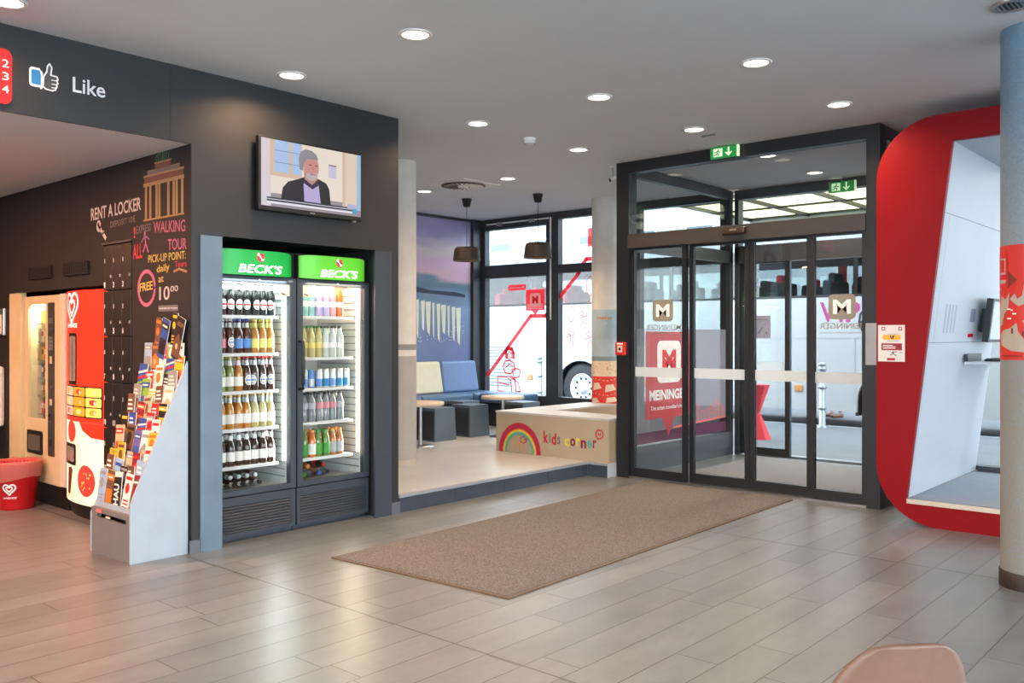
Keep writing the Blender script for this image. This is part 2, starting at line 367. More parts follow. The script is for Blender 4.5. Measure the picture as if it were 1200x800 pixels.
# side walls of the vestibule
sl = MB()
for a, b, z0, z1 in ((7.44, 9.6, 0, 0.27), (7.44, 9.6, 2.255, 2.39), (7.44, 9.6, 3.0, H), (9.53, 9.6, 0.27, 3.0), (7.44, 7.50, 0.27, 3.0)): sl.box(X_L, X_L+0.07, a, b, z0, z1, M_FRAME)
slo = struct(sl.build('wall_vestibule_near'))
MB().box(X_L+0.04, X_L+0.048, 7.5, 9.48, 0.27, 2.255, M_GLASS).box(X_L+0.04, X_L+0.048, 7.5, 9.48, 2.39, 3.0, M_GLASS).build('pane', slo)
sr = MB()
for a, b, z0, z1 in ((7.42, 9.6, 0, 0.14), (7.42, 9.6, 2.255, 2.39), (7.42, 9.6, 3.0, H), (9.48, 9.6, 0.14, 3.0), (7.42, 7.46, 0.14, 3.0)): sr.box(X_R-0.09, X_R, a, b, z0, z1, M_FRAME)
sro = struct(sr.build('wall_vestibule_far'))
MB().box(X_R-0.05, X_R-0.042, 7.46, 9.48, 0.14, 2.255, M_GLASS).box(X_R-0.05, X_R-0.042, 7.46, 9.48, 2.39, 3.0, M_GLASS).build('pane', sro)
of = MB()
of.box(X_L+0.09, X_R-0.09, Y_F, Y_F+0.12, 3.0, H, M_FRAME); of.box(X_L+0.09, X_R-0.09, Y_F, Y_F+0.14, 2.25, 2.45, M_FRAME)
of.box(X_L+0.09, -4.93, Y_F, Y_F+0.12, 0, 3.0, M_FRAME); of.box(-2.72, X_R-0.09, Y_F, Y_F+0.12, 0, 3.0, M_FRAME)
of.box(-4.86, -2.72, Y_F+0.1, Y_F+0.22, -0.02, 0.02, M_STEEL)
ofo = struct(of.build('trim_5'))
MB().box(-4.93, -2.72, Y_F+0.05, Y_F+0.058, 2.45, 3.0, M_GLASS).build('pane', ofo)
door_5 = leaf('door_5', -4.93, -4.31, Y_F+0.03, sw=0.06); door_6 = leaf('door_6', -3.27, -2.72, Y_F+0.03, sw=0.06)

# ------------------------------------------------------------------ round columns
def column(name, x, y, r, z0, z1):
    return struct(MB().lathe(x, y, [(r, z0), (r, z1)], M_COLUMN, 40).build(name))
col_1 = column('column_1', -6.63, 5.82, 0.165, 0.135, H)
b1 = MB().lathe(-6.63, 5.82, [(0.168, 0.15), (0.168, 1.20)], mat('column_grey_wrap', '#a29d96', 0.6), 40)
b1.lathe(-6.63, 5.82, [(0.169, 1.26), (0.169, 1.315)], mat('column_grey_ring', '#8c8a84', 0.6), 40); b1.lathe(-6.63, 5.82, [(0.172, 0.135), (0.172, 0.19)], mat('column_plinth', '#b4ab9b', 0.6), 40)
b1.build('painted_wrap', col_1)
col_2 = column('column_2', -6.48, 9.08, 0.165, 0.135, H)
class Cyl:                                     # drawing frame wrapped round a column: a = metres along the girth from the side facing the lobby
    def __init__(s, x, y, r, a0): s.x, s.y, s.r, s.a0 = x, y, r, a0
    def p(s, a, b, c=0.0):
        t = s.a0+a/s.r; q = s.r+c
        return Vector((s.x+q*math.cos(t), s.y+q*math.sin(t), b))
def wrap_poly(mb, cy, pts, m, off=0.003):
    """fill an outline on the column, cut into narrow vertical slices so that it follows the curve"""
    a0 = min(p[0] for p in pts); a1 = max(p[0] for p in pts); n = max(1, int((a1-a0)/(cy.r*0.12))+1)
    bm = bmesh.new(); vs_ = [bm.verts.new((p[0], p[1], 0)) for p in pts]; bm.faces.new(vs_)
    bmesh.ops.triangulate(bm, faces=bm.faces[:])
    for i in range(1, n):
        x = a0+(a1-a0)*i/n
        bmesh.ops.bisect_plane(bm, geom=bm.verts[:]+bm.edges[:]+bm.faces[:], plane_co=(x, 0, 0), plane_no=(1, 0, 0))
    bm.verts.index_update()
    mb.add([cy.p(v.co.x, v.co.y, off) for v in bm.verts], [[v.index for v in f.verts] for f in bm.faces], m); bm.free()
def wrap_rect(mb, cy, a0, b0, a1, b1, m, off=0.003): wrap_poly(mb, cy, [(a0, b0), (a1, b0), (a1, b1), (a0, b1)], m, off)
def wrap_line(mb, cy, pts, w, m, off=0.004):
    for p, q in zip(pts[:-1], pts[1:]):
        p = Vector(p); q = Vector(q); d = (q-p).normalized(); k = Vector((-d.y, d.x))*w/2
        wrap_poly(mb, cy, [p-k, q-k, q+k, p+k], m, off)
AIM2 = math.atan2(-9.08, 6.48)
c2 = Cyl(-6.48, 9.08, 0.165, AIM2)
cg = MB(); M_C2R = mat('column_print_red', '#d93a2b', 0.55); M_C2B = mat('column_print_blue', '#a9bcc2', 0.6); M_C2O = mat('column_print_orange', '#d89a5c', 0.6)
M_C2C = mat('column_print_cream', '#e2cdb0', 0.6)
wrap_rect(cg, c2, -0.25, 1.14, 0.25, 1.72, M_C2B, 0.001); wrap_rect(cg, c2, -0.25, 1.085, 0.25, 1.14, mat('column_print_grey', '#7f8f90', 0.6), 0.002)
wrap_rect(cg, c2, -0.25, 0.136, 0.25, 0.895, M_C2R, 0.002); wrap_rect(cg, c2, -0.25, 0.895, 0.25, 1.085, M_C2C, 0.002)
for (a, b, w, hh) in ((-0.17, 0.72, 0.13, 0.10), (0.0, 0.70, 0.15, 0.10), (-0.20, 0.56, 0.13, 0.07), (0.01, 0.57, 0.17, 0.07), (-0.16, 0.24, 0.2, 0.08)):
    wrap_poly(cg, c2, [(a, b), (a+w, b+hh*0.3), (a+w*0.7, b+hh), (a+0.01, b+hh*0.9)], M_C2C, 0.004)
for i in range(9):
    for zz in (0.85, 0.67, 0.54): wrap_rect(cg, c2, -0.23+i*0.05, zz+0.012*math.sin(i), -0.21+i*0.05, zz+0.008+0.012*math.sin(i), M_C2C, 0.005)
for i in range(34):
    a = R.uniform(-0.22, 0.2); b = R.uniform(0.92, 1.06); wrap_rect(cg, c2, a, b, a+0.012, b+R.uniform(0.008, 0.02), M_C2O, 0.004)
for i in range(6): wrap_rect(cg, c2, -0.1+i*0.033, 1.60, -0.1+i*0.033+0.022, 1.63, M_C2O, 0.004)
for i in range(30):
    a = R.uniform(-0.22, 0.2); b = R.uniform(1.16, 1.55); wrap_rect(cg, c2, a, b, a+R.uniform(0.004, 0.02), b+R.uniform(0.004, 0.02), mat('column_print_pale', '#bccbcc', 0.6), 0.003)
cg.build('printed_wrap', col_2)
# the printed column beside the red booth
def doodle_material():
    m = bpy.data.materials.new('doodle_print'); m.use_nodes = True; nt = m.node_tree; L = nt.links; b = nt.nodes['Principled BSDF']; b.inputs['Roughness'].default_value = 0.6
    t = nt.nodes.new('ShaderNodeTexCoord'); s = nt.nodes.new('ShaderNodeSeparateXYZ'); L.new(t.outputs['Object'], s.inputs[0])
    v = nt.nodes.new('ShaderNodeTexVoronoi'); v.feature = 'DISTANCE_TO_EDGE'; v.inputs['Scale'].default_value = 21
    n0 = nt.nodes.new('ShaderNodeTexNoise'); n0.inputs['Scale'].default_value = 9; n0.inputs['Detail'].default_value = 3
    L.new(t.outputs['Object'], n0.inputs['Vector'])
    ad = nt.nodes.new('ShaderNodeVectorMath'); ad.operation = 'MULTIPLY_ADD'; ad.inputs[1].default_value = (0.6, 0.6, 0.6); L.new(n0.outputs['Color'], ad.inputs[0]); L.new(t.outputs['Object'], ad.inputs[2])
    L.new(ad.outputs[0], v.inputs['Vector'])
    lt = nt.nodes.new('ShaderNodeMapRange'); lt.inputs[1].default_value = 0.0; lt.inputs[2].default_value = 0.1; lt.inputs[3].default_value = 1; lt.inputs[4].default_value = 0; L.new(v.outputs[0], lt.inputs[0])
    n1 = nt.nodes.new('ShaderNodeTexNoise'); n1.inputs['Scale'].default_value = 26; L.new(t.outputs['Object'], n1.inputs['Vector'])
    m1 = nt.nodes.new('ShaderNodeMath'); m1.operation = 'MULTIPLY'; L.new(lt.outputs[0], m1.inputs[0]); L.new(n1.outputs['Fac'], m1.inputs[1])
    rz = nt.nodes.new('ShaderNodeValToRGB'); mz = nt.nodes.new('ShaderNodeMath'); mz.operation = 'DIVIDE'; mz.inputs[1].default_value = 3.2; L.new(s.outputs['Z'], mz.inputs[0]); L.new(mz.outputs[0], rz.inputs[0])
    e = rz.color_ramp.elements; e[0].position = 0.35; e[0].color = lin('#857f76'); e[1].position = 0.95; e[1].color = lin('#728c9e'); q = e.new(0.62); q.color = lin('#8a9092')
    rl = nt.nodes.new('ShaderNodeValToRGB'); L.new(mz.outputs[0], rl.inputs[0])
    f = rl.color_ramp.elements; f[0].position = 0.3; f[0].color = lin('#7f93a0'); f[1].position = 0.7; f[1].color = lin('#4a6f92')
    mx = nt.nodes.new('ShaderNodeMix'); mx.data_type = 'RGBA'; L.new(m1.outputs[0], mx.inputs[0]); L.new(rz.outputs[0], mx.inputs[6]); L.new(rl.outputs[0], mx.inputs[7]); L.new(mx.outputs[2], b.inputs['Base Color'])
    return m
PX3, PY3, PR3 = -1.095, 5.64, 0.17
col_3 = struct(MB().lathe(PX3, PY3, [(PR3, 0), (PR3, H)], doodle_material(), 56).build('column_3'))
MB().lathe(PX3, PY3, [(0.178, 0), (0.178, 0.088), (0.174, 0.092)], mat('dark_wood_plinth', '#2b211b', 0.5), 56).build('plinth', col_3)
c3 = Cyl(PX3, PY3, PR3, math.atan2(-PY3, -PX3)); pm = MB()
M_MAPR = mat('map_red', '#cf2f24', 0.55); M_MAPD = mat('map_dark_red', '#a3241f', 0.55); M_LAND = mat('map_land', '#b0a390', 0.6); M_MAPB = mat('map_brown', '#7a2c22', 0.6)
pm.lathe(PX3, PY3, [(PR3+0.0015, 1.265), (PR3+0.0015, 1.90)], M_MAPR, 56, caps=False)
# bubble with logo at the outer edge, then land shapes
wrap_rect(pm, c3, -0.26, 1.66, -0.145, 1.86, M_RED, 0.003); wrap_poly(pm, c3, [(-0.145, 1.66), (-0.145, 1.76), (-0.085, 1.705)], M_MAPB, 0.003)
for q in ((-0.235, 1.75, -0.225, 1.82), (-0.17, 1.75, -0.16, 1.82), (-0.235, 1.82, -0.16, 1.83), (-0.235, 1.74, -0.16, 1.75)): wrap_rect(pm, c3, *q, M_LAND, 0.004)
wrap_rect(pm, c3, -0.235, 1.69, -0.16, 1.71, M_LAND, 0.004)
land = [[(-0.25, 1.50), (-0.22, 1.56), (-0.2, 1.62), (-0.16, 1.60), (-0.13, 1.64), (-0.14, 1.55), (-0.17, 1.52), (-0.19, 1.46), (-0.23, 1.45)],
        [(-0.13, 1.60), (-0.10, 1.63), (-0.085, 1.60), (-0.06, 1.62), (-0.05, 1.68), (-0.02, 1.73), (0.02, 1.78), (0.1, 1.80), (0.18, 1.74), (0.18, 1.58), (0.1, 1.55), (0.04, 1.60), (-0.03, 1.58), (-0.08, 1.56)],
        [(-0.22, 1.40), (-0.18, 1.43), (-0.13, 1.44), (-0.09, 1.47), (-0.08, 1.42), (-0.05, 1.38), (-0.01, 1.40), (0.04, 1.37), (0.18, 1.40), (0.22, 1.36), (0.14, 1.315), (0.0, 1.305), (-0.12, 1.315), (-0.2, 1.345)],
        [(-0.06, 1.48), (-0.04, 1.49), (0.0, 1.44), (0.03, 1.41), (0.01, 1.40), (-0.03, 1.43)], [(0.05, 1.46), (0.12, 1.50), (0.18, 1.48), (0.14, 1.43), (0.07, 1.42)]]
for q in land: wrap_poly(pm, c3, q, M_LAND, 0.0035)
for i in range(16): a = R.uniform(-0.2, 0.1); b = R.uniform(1.49, 1.60); wrap_rect(pm, c3, a, b, a+R.uniform(0.01, 0.03), b+0.007, M_SWHITE, 0.005)
for a, b in ((-0.12, 1.41), (-0.06, 1.395), (0.02, 1.74), (0.06, 1.7)): wrap_rect(pm, c3, a, b, a+0.012, b+0.03, M_MAPB, 0.005)
for b in (1.285,): wrap_rect(pm, c3, -0.2, b, -0.06, b+0.006, M_MAPB, 0.004)
pm.build('printed_map', col_3)


# ================================================================== CEILING FITTINGS
M_LAMP = mat('lamp_diffuser', '#ffffff', 0.5, emit='#fff0dc', es=5.0)
def downlight(x, y, label, watts=None, group='recessed ceiling lights', first=[None]):
    if first[0] is None:
        t = thing('ceiling_light', label, 'ceiling light', (x, y, H), group)
        MB().lathe(x, y, [(0.098, H), (0.098, H-0.006), (0.078, H-0.008), (0.074, H-0.001)], M_WHITE, 28, caps=False).build('trim_ring', t)
        MB().lathe(x, y, [(0.0, H-0.0035), (0.076, H-0.004)], M_LAMP, 28, caps=False).build('diffuser', t)
        first[0] = t
    else: t = dup(first[0], (x, y, H), label, group)
    area('lamp', (x, y, H-0.012), 0.13, watts or DOWN_W, AMBER if x < -4.9 else WARM, parent=t, spread=math.radians(150))
    return t
dl = [(-4.95, 1.69, 'round recessed ceiling light above the dark fascia with the thumb drawing'),
      (-4.95, 3.41, 'round recessed ceiling light above the wall mounted television'),
      (-3.75, 3.41, 'big bright round ceiling light, the one over the near end of the floor mat'),
      (-3.75, 5.18, 'round ceiling light midway above the floor mat, between two others in its row'),
      (-2.54, 5.18, 'round ceiling light in front of the green exit sign, out towards the lobby'),
      (-4.95, 5.18, 'round ceiling light just past the end of the dark fridge wall'),
      (-3.75, 6.52, 'round ceiling light close to the green exit sign on the vestibule'),
      (-2.54, 6.52, 'round ceiling light nearest the top of the red booth'),
      (-4.95, 6.52, 'round ceiling light between the smoke detector and the hanging lamps'),
      (-6.44, 7.21, 'small round ceiling light beside the square swirl vent'),
      (-7.75, 7.19, 'small round ceiling light next to the white column by the seating')]
for x, y, lb in dl: downlight(x, y, lb, DOWN_W*(0.45 if x < -6 else 1))
downlight(-3.77, 7.92, 'round ceiling light inside the glass vestibule, near its inner doors', 30)
downlight(-3.79, 9.08, 'round ceiling light inside the glass vestibule, near its outer exit sign', 30)
for x in (-3.75, -2.54):
    for y in (-2.6, -0.4, 1.69): downlight(x, y, 'round recessed ceiling light over the open lobby floor', DOWN_W*1.3)
for x, y in ((-2.54, 3.41),): downlight(x, y, 'round recessed ceiling light over the open lobby floor')
# smoke detector, vents, loudspeaker grille
t = thing('smoke_detector', 'white smoke detector on the ceiling', 'smoke detector', (-4.985, 5.87, H))
MB().lathe(-4.985, 5.87, [(0.055, H), (0.055, H-0.012), (0.045, H-0.02), (0.05, H-0.024), (0.048, H-0.045), (0.03, H-0.055), (0, H-0.056)], M_WHITE, 24).build('housing', t)
MB().lathe(-4.985, 5.87, [(0.046, H-0.0475), (0.046, H-0.0505)], M_GREY, 24).build('sensor_slot', t)
t = thing('swirl_vent', 'square ceiling vent with a round swirl of white fins', 'vent', (-7.07, 7.16, H))
MB().cbox(-7.37, -6.77, 6.86, 7.46, H-0.012, H, M_WHITE, 0.004).build('plate', t)
MB().lathe(-7.07, 7.16, [(0.25, H-0.013), (0.25, H-0.022), (0.235, H-0.026), (0.07, H-0.02), (0.07, H-0.013)], mat('vent_painted_shade', '#5b5750', 0.7), 36).build('recess', t)  # dark disc stands in for the shade behind the fins
m = MB()
for i in range(24):
    a = 2*PI*i/24; b = a+0.22
    p = [(-7.07+r*math.cos(q), 7.16+r*math.sin(q)) for r, q in ((0.075, a), (0.232, a+0.1), (0.232, b+0.06), (0.075, a+0.16))]
    m.add([(px, py, H-0.028-0.004*(i2 > 1)) for i2, (px, py) in enumerate(p)], [(0, 1, 2, 3)], M_WHITE)
m.lathe(-7.07, 7.16, [(0.068, H-0.02), (0.06, H-0.034), (0, H-0.036)], M_WHITE, 24); m.build('fins', t)
t = thing('round_vent', 'round chrome ceiling vent with dark slats above the printed column', 'vent', (-1.109, 5.155, H))
MB().lathe(-1.109, 5.155, [(0.1, H), (0.1, H-0.008), (0.075, H-0.012), (0.07, H-0.002)], M_STEEL, 30, caps=False).build('ring', t)
MB().lathe(-1.109, 5.155, [(0.0, H-0.003), (0.076, H-0.003)], M_BLACK, 30, caps=False).build('backing', t)
m = MB()
for i in range(6): m.box(-1.169+i*0.022, -1.161+i*0.022, 5.155-0.055, 5.155+0.055, H-0.012, H-0.004, M_STEEL)
m.build('slats', t)
MB().cbox(-3.82, -3.70, 6.74, 6.81, H-0.006, H, M_GREY, 0.002); o = tag(MB().cbox(-3.82, -3.70, 6.76, 6.80, H-0.008, H, M_GREY, 0.003).build('sensor_plate', at=(-3.76, 6.78, H)), 'small flat grey plate on the ceiling by the exit sign', 'sensor plate')
# exit signs
M_EXIT = mat('exit_green', '#1f8a3c', 0.4, emit='#1f8a3c', es=0.5); M_EXITW = mat('exit_pale', '#dff2c8', 0.4, emit='#dff2c8', es=0.8)
def exit_sign(x0, x1, y, z0, z1, label):
    t = thing('exit_sign', label, 'exit sign', ((x0+x1)/2, y, z1), None)
    f = FY(y-0.02); w = x1-x0; h = z1-z0
    MB().cbox(x0, x1, y-0.018, y+0.012, z0, z1, M_EXIT, 0.004).build('panel', t)
    m = MB(); m.rect(f, x0+0.13*w, z0+0.15*h, x0+0.47*w, z1-0.14*h, M_EXITW)
    # running figure and doorway
    g = M_EXIT; cx = x0+0.29*w; cz = z0+0.5*h
    m.poly(f, circ(cx+0.03*w, cz+0.23*h, 0.035*w, 0.07*h, 10), g, 0.004)
    for pts in ([(cx+0.01*w, cz+0.14*h), (cx-0.02*w, cz-0.06*h)], [(cx-0.02*w, cz-0.06*h), (cx+0.05*w, cz-0.14*h), (cx+0.03*w, cz-0.3*h)], [(cx-0.02*w, cz-0.06*h), (cx-0.07*w, cz-0.2*h), (cx-0.13*w, cz-0.22*h)],
                [(cx+0.01*w, cz+0.12*h), (cx+0.08*w, cz+0.02*h), (cx+0.12*w, cz+0.08*h)], [(cx+0.01*w, cz+0.12*h), (cx-0.07*w, cz+0.06*h), (cx-0.1*w, cz-0.04*h)]): m.ribbon(f, pts, 0.035*w, g, 0.004)
    a = x0+0.7*w; m.ribbon(f, [(a, z1-0.14*h), (a, z0+0.2*h)], 0.06*w, M_EXITW)
    m.poly(f, [(a-0.14*w, z0+0.46*h), (a-0.1*w, z0+0.5*h), (a, z0+0.3*h), (a+0.1*w, z0+0.5*h), (a+0.14*w, z0+0.46*h), (a, z0+0.12*h)], M_EXITW, 0.003)
    m.build('pictogram', t)
    m = MB(); m.box(x1, x1+0.012, y-0.02, y+0.014, z0, z1, M_EXITW); m.build('end_cap', t)
    MB().tube([((x0+x1)/2, y, z1-0.002), ((x0+x1)/2, y, H)], 0.008, M_GREY).build('hanger', t)
    return t
exit_sign(-4.00, -3.735, 7.26, 3.0, 3.10, 'green running figure exit sign fixed on the front beam of the vestibule')
exit_sign(-3.83, -3.55, 9.56, 2.95, 3.065, 'green running figure exit sign hanging inside the vestibule over the outer doors')
t = thing('security_camera', 'small white camera on a bracket at the corner of the vestibule', 'camera', (-5.19, 7.40, H))
MB().lathe(-5.19, 7.40, [(0.035, H), (0.035, H-0.012)], M_WHITE, 16).tube([(-5.19, 7.40, H-0.01), (-5.19, 7.40, H-0.11)], 0.008, M_STEEL).tube([(-5.15, 7.42, H-0.01), (-5.13, 7.42, H-0.09), (-5.17, 7.40, H-0.12)], 0.004, M_STEEL).build('bracket', t)
MB().tube([(-5.13, 7.45, H-0.10), (-5.20, 7.385, H-0.135)], 0.02, M_WHITE, 12).build('housing', t)
MB().tube([(-5.20, 7.385, H-0.135), (-5.212, 7.375, H-0.141)], 0.018, M_BLACK, 12).build('lens', t)
# hanging lamps
def pendant(x, y, zb, zt, label):
    t = thing('pendant_lamp', label, 'pendant lamp', (x, y, H), 'hanging lamps over the seating')
    MB().lathe(x, y, [(0.065, H), (0.06, H-0.015), (0.042, H-0.10), (0.0, H-0.102)], M_BLACK, 20).build('ceiling_cup', t)
    MB().tube([(x, y, H-0.1), (x, y, zt)], 0.004, M_BLACK, 6).build('cord', t)
    h = zt-zb
    MB().lathe(x, y, [(0.0, zt), (0.132, zt-0.002), (0.150, zt-0.02), (0.158, zt-0.25*h), (0.172, zb+0.01), (0.172, zb), (0.167, zb), (0.150, zt-0.25*h), (0.14, zt-0.012), (0, zt-0.01)], mat('lamp_shade_bronze', '#39352e', 0.45, 0.3), 32, caps=False).build('lamp_shade', t)
    MB().lathe(x, y, [(0.0, zb+0.045), (0.14, zb+0.04)], mat('pendant_glow', '#ffffff', 0.5, emit='#ffd9a0', es=6.0), 28, caps=False).build('diffuser', t)
    area('lamp', (x, y, zb+0.03), 0.2, 8, (1, 0.7, 0.42), parent=t)
    return t
pendant(-7.79, 7.95, 2.33, 2.505, 'bronze drum pendant lamp hanging in front of the city mural')
pendant(-6.88, 8.25, 2.335, 2.52, 'bronze drum pendant lamp hanging in front of the window by the round column')

# ================================================================== WRITING AND SIGNS ON THE DARK WALLS
CH_W = mat('chalk_white', '#b4aba3', 0.9); CH_R = mat('chalk_red', '#a8343c', 0.9); CH_P = mat('chalk_pink', '#a65b74', 0.9); CH_Y = mat('chalk_yellow', '#b29d4c', 0.9)
CH_T = mat('chalk_tan', '#92744c', 0.9); CH_G = mat('chalk_green', '#436a48', 0.9); CH_PU = mat('chalk_purple', '#7a527c', 0.9); CH_GY = mat('chalk_grey', '#68615c', 0.9); CH_B = mat('chalk_blue', '#2f7fb5', 0.8); CH_L = mat('chalk_bright', '#dfe2e6', 0.8)
fw_ = FX(-5.31); m = MB()
# thumbs-up drawing: cuff, blue square, fist
def fp(y, z): return (1.927+y*0.585, 2.787+z*0.66+0.01*(y < 0.1))
m.poly(fw_, [fp(*p) for p in rrect(0, 0.0, 0.125, 0.165, 0.03)], CH_L); m.poly(fw_, [fp(*p) for p in rrect(0.018, 0.02, 0.105, 0.145, 0.02)], CH_B, 0.003)
fist = [(0.125, 0.03), (0.13, 0.115), (0.16, 0.165), (0.165, 0.21), (0.185, 0.235), (0.205, 0.205), (0.196, 0.14), (0.255, 0.135), (0.262, 0.11), (0.25, 0.10), (0.262, 0.08), (0.25, 0.066), (0.255, 0.05), (0.24, 0.035), (0.24, 0.02), (0.21, 0.008), (0.15, 0.012)]
m.poly(fw_, [fp(*p) for p in fist], mat('chalk_smoke', '#4a4d50', 0.9), 0.0025); m.ribbon(fw_, [fp(*p) for p in fist], 0.008, CH_L, 0.0035, True)
for zz in (0.10, 0.066, 0.035): m.ribbon(fw_, [fp(0.205, zz), fp(0.25, zz)], 0.005, CH_L, 0.0035)
m.text(fw_, 'Like', 2.163, 2.350, 2.810, 2.898, CH_L, 0.002, 0.012)
m.build('chalk_drawing', fa)
# red menu board at the edge of the fascia
t = thing('menu_board', 'red sign with rounded corners and white figures high on the dark fascia', 'sign', (-5.31, 1.6, 2.8))
f = FX(-5.309)
MB().plate(f, rrect(1.30, 2.665, 1.832, 2.965, 0.04), 0.02, M_RED).build('board', t)
m = MB()
for s_, z_ in (('2', 2.865), ('3', 2.795), ('4', 2.725)):
    m.text(FX(-5.287), s_, 1.782, 1.815, z_, z_+0.042, M_SWHITE, 0.0015, 0.0); m.rect(FX(-5.287), 1.45, z_+0.012, 1.75, z_+0.03, M_SWHITE)
m.build('figures', t)
# chalkboard
f = FY(2.9); m = MB()
def T(s, pl, pr, pt, mtl, bold=0.01, **k):
    """pl, pr: foot of the first and last letter on the wall; pt: top of the first letter"""
    m.text(f, s, pl[0], pr[0], pl[1], pt[1], mtl, 0.002, bold, rise=pr[1]-pl[1], **k)
T('RENT A LOCKER', (-6.786, 2.26), (-5.991, 2.268), (-6.786, 2.352), CH_W, 0.015)
T('DEPOSIT 10\u20ac', (-6.464, 2.182), (-6.073, 2.195), (-6.464, 2.229), CH_GY)
k0, k1 = (-6.655, 2.21), (-6.541, 2.113)
m.poly(f, circ(k0[0], k0[1], 0.036, 0.045, 16), CH_W); m.poly(f, circ(k0[0]-0.004, k0[1]+0.01, 0.014, 0.018, 12), M_CHALK, 0.003); m.ribbon(f, [k0, k1], 0.03, CH_W); m.ribbon(f, [(k1[0]-0.03, k1[1]+0.05), (k1[0]-0.055, k1[1]+0.035)], 0.02, CH_W)
# city gate with columns
gx0, gx1, gz0 = -5.955, -5.40, 2.185
def G(a, b): return (gx0+(gx1-gx0)*a, gz0+b)
def gq(a0, b0, a1, b1, mt, off=0.002): m.poly(f, [G(a0, b0), G(a1, b0), G(a1, b1), G(a0, b1)], mt, off)
gq(0, 0, 1, 0.012, CH_T); 
for a in (0.04, 0.15, 0.31, 0.38, 0.60, 0.73, 0.80, 0.93): gq(a, 0.012, a+0.055, 0.235, CH_T)
gq(0.0, 0.235, 1.0, 0.26, CH_T); gq(0.02, 0.262, 0.98, 0.295, mat('chalk_rust', '#6e4538', 0.9)); gq(0.0, 0.297, 1.0, 0.312, CH_T); gq(0.1, 0.312, 0.9, 0.335, CH_GY); gq(0.1, 0.333, 0.9, 0.341, CH_T)
gq(0.3, 0.335, 0.68, 0.375, mat('chalk_rust', '#6e4538', 0.9), 0.0025); gq(0.28, 0.375, 0.7, 0.385, CH_T)
for i in range(7): m.ribbon(f, [G(0.34+0.045*i, 0.388), G(0.31+0.055*i, 0.415+0.02*(i % 3)), G(0.36+0.045*i, 0.43)], 0.009, CH_G)
m.ribbon(f, [G(0.49, 0.40), G(0.5, 0.45)], 0.01, CH_G)
T('WALKING', (-5.813, 2.095), (-5.384, 2.073), (-5.813, 2.173), CH_P, 0.012)
T('!', (-6.099, 2.081), (-6.073, 2.079), (-6.099, 2.159), CH_R, 0.02); T('EXPRESS', (-6.061, 2.108), (-5.85, 2.112), (-6.061, 2.162), CH_GY)
T('TOUR', (-5.613, 1.966), (-5.367, 1.956), (-5.613, 2.04), CH_P, 0.014); T('ALL', (-6.112, 1.932), (-5.972, 1.936), (-6.112, 2.034), CH_R, 0.02)
fig = [(-5.935, 2.087), (-5.923, 2.033), (-5.96, 1.977)]; m.ribbon(f, fig, 0.014, CH_P); m.ribbon(f, [fig[1], (-5.886, 1.972)], 0.014, CH_P); m.ribbon(f, [(-5.985, 2.043), fig[0], (-5.874, 2.059)], 0.012, CH_PU); m.poly(f, circ(*(-5.935, 2.099), 0.012, 0.016, 10), CH_P)
T('PICK-UP POINT:', (-5.886, 1.896), (-5.378, 1.896), (-5.886, 1.949), CH_Y, 0.012)
T('daily', (-5.765, 1.809), (-5.59, 1.818), (-5.765, 1.872), CH_Y, 0.012); T('at', (-5.742, 1.756), (-5.671, 1.759), (-5.742, 1.797), CH_Y, 0.012)
T('Tours', (-5.522, 1.849), (-5.367, 1.846), (-5.522, 1.888), CH_R, 0.016); m.ribbon(f, [(-5.533, 1.821), (-5.466, 1.835), (-5.367, 1.813)], 0.016, CH_T)
c0 = (-5.911, 1.725); m.ribbon(f, circ(c0[0], c0[1], 0.118, 0.115, 28), 0.026, CH_P, 0.002, True); T('FREE', (-6.01, 1.702), (-5.825, 1.713), (-6.01, 1.761), CH_Y, 0.025)
T('10', (-5.73, 1.635), (-5.59, 1.637), (-5.73, 1.727), CH_W, 0.01); T('00', (-5.579, 1.688), (-5.477, 1.69), (-5.579, 1.727), CH_W, 0.01)
b0, b1 = (-5.742, 1.561), (-5.477, 1.601); m.rect(f, b0[0], b0[1], b1[0], b1[1], CH_GY)
m.text(f, 'RESERVATION', b0[0]+0.01, b1[0]-0.01, b0[1]+0.015, b1[1]-0.015, CH_L, 0.003)
m.build('chalk_writing', chalk_wall)
# air grilles over the machines
for (u, lb) in (((-7.954, -7.50), 'dark slatted air grille above the snack machine'), ((-7.248, -6.815), 'dark slatted air grille above the ice cream machine')):
    t = thing('air_grille', lb, 'air grille', (u[0], 2.9, 1.88), None)
    MB().box(u[0], u[1], 2.885, 2.899, 1.865, 1.965, M_BLACK).build('backing', t)
    m = MB()
    for i in range(5): m.box(u[0], u[1], 2.878, 2.886, 1.87+i*0.02, 1.878+i*0.02, M_CHALK)
    for i in range(12): m.box(u[0]+(u[1]-u[0])*i/11-0.003, u[0]+(u[1]-u[0])*i/11+0.003, 2.878, 2.886, 1.866, 1.964, M_CHALK)
    m.build('slats', t)
# notice frame and white dispenser at the end of the alcove wall
t = thing('notice_frame', 'framed white notice with green heading on the dark alcove wall', 'notice', (-8.6, 2.9, 1.5))
MB().cbox(-8.95, -8.50, 2.872, 2.899, 1.40, 1.64, M_STEEL, 0.006).build('frame', t)
m = MB(); f = FY(2.871); m.rect(f, -8.93, 1.415, -8.52, 1.625, mat('notice_paper', '#d8cfbd', 0.6)); m.rect(f, -8.93, 1.585, -8.52, 1.622, mat('notice_green', '#3f6a44', 0.6), 0.003); m.ribbon(f, [(-8.66, 1.47), (-8.60, 1.455), (-8.56, 1.47), (-8.58, 1.50)], 0.012, M_BLACK, 0.003); m.ribbon(f, [(-8.9, 1.46), (-8.7, 1.46)], 0.008, M_GREY, 0.003); m.build('paper', t)
t = thing('wall_dispenser', 'white wall box with a red strip below the framed notice', 'dispenser', (-8.63, 2.9, 0.6))
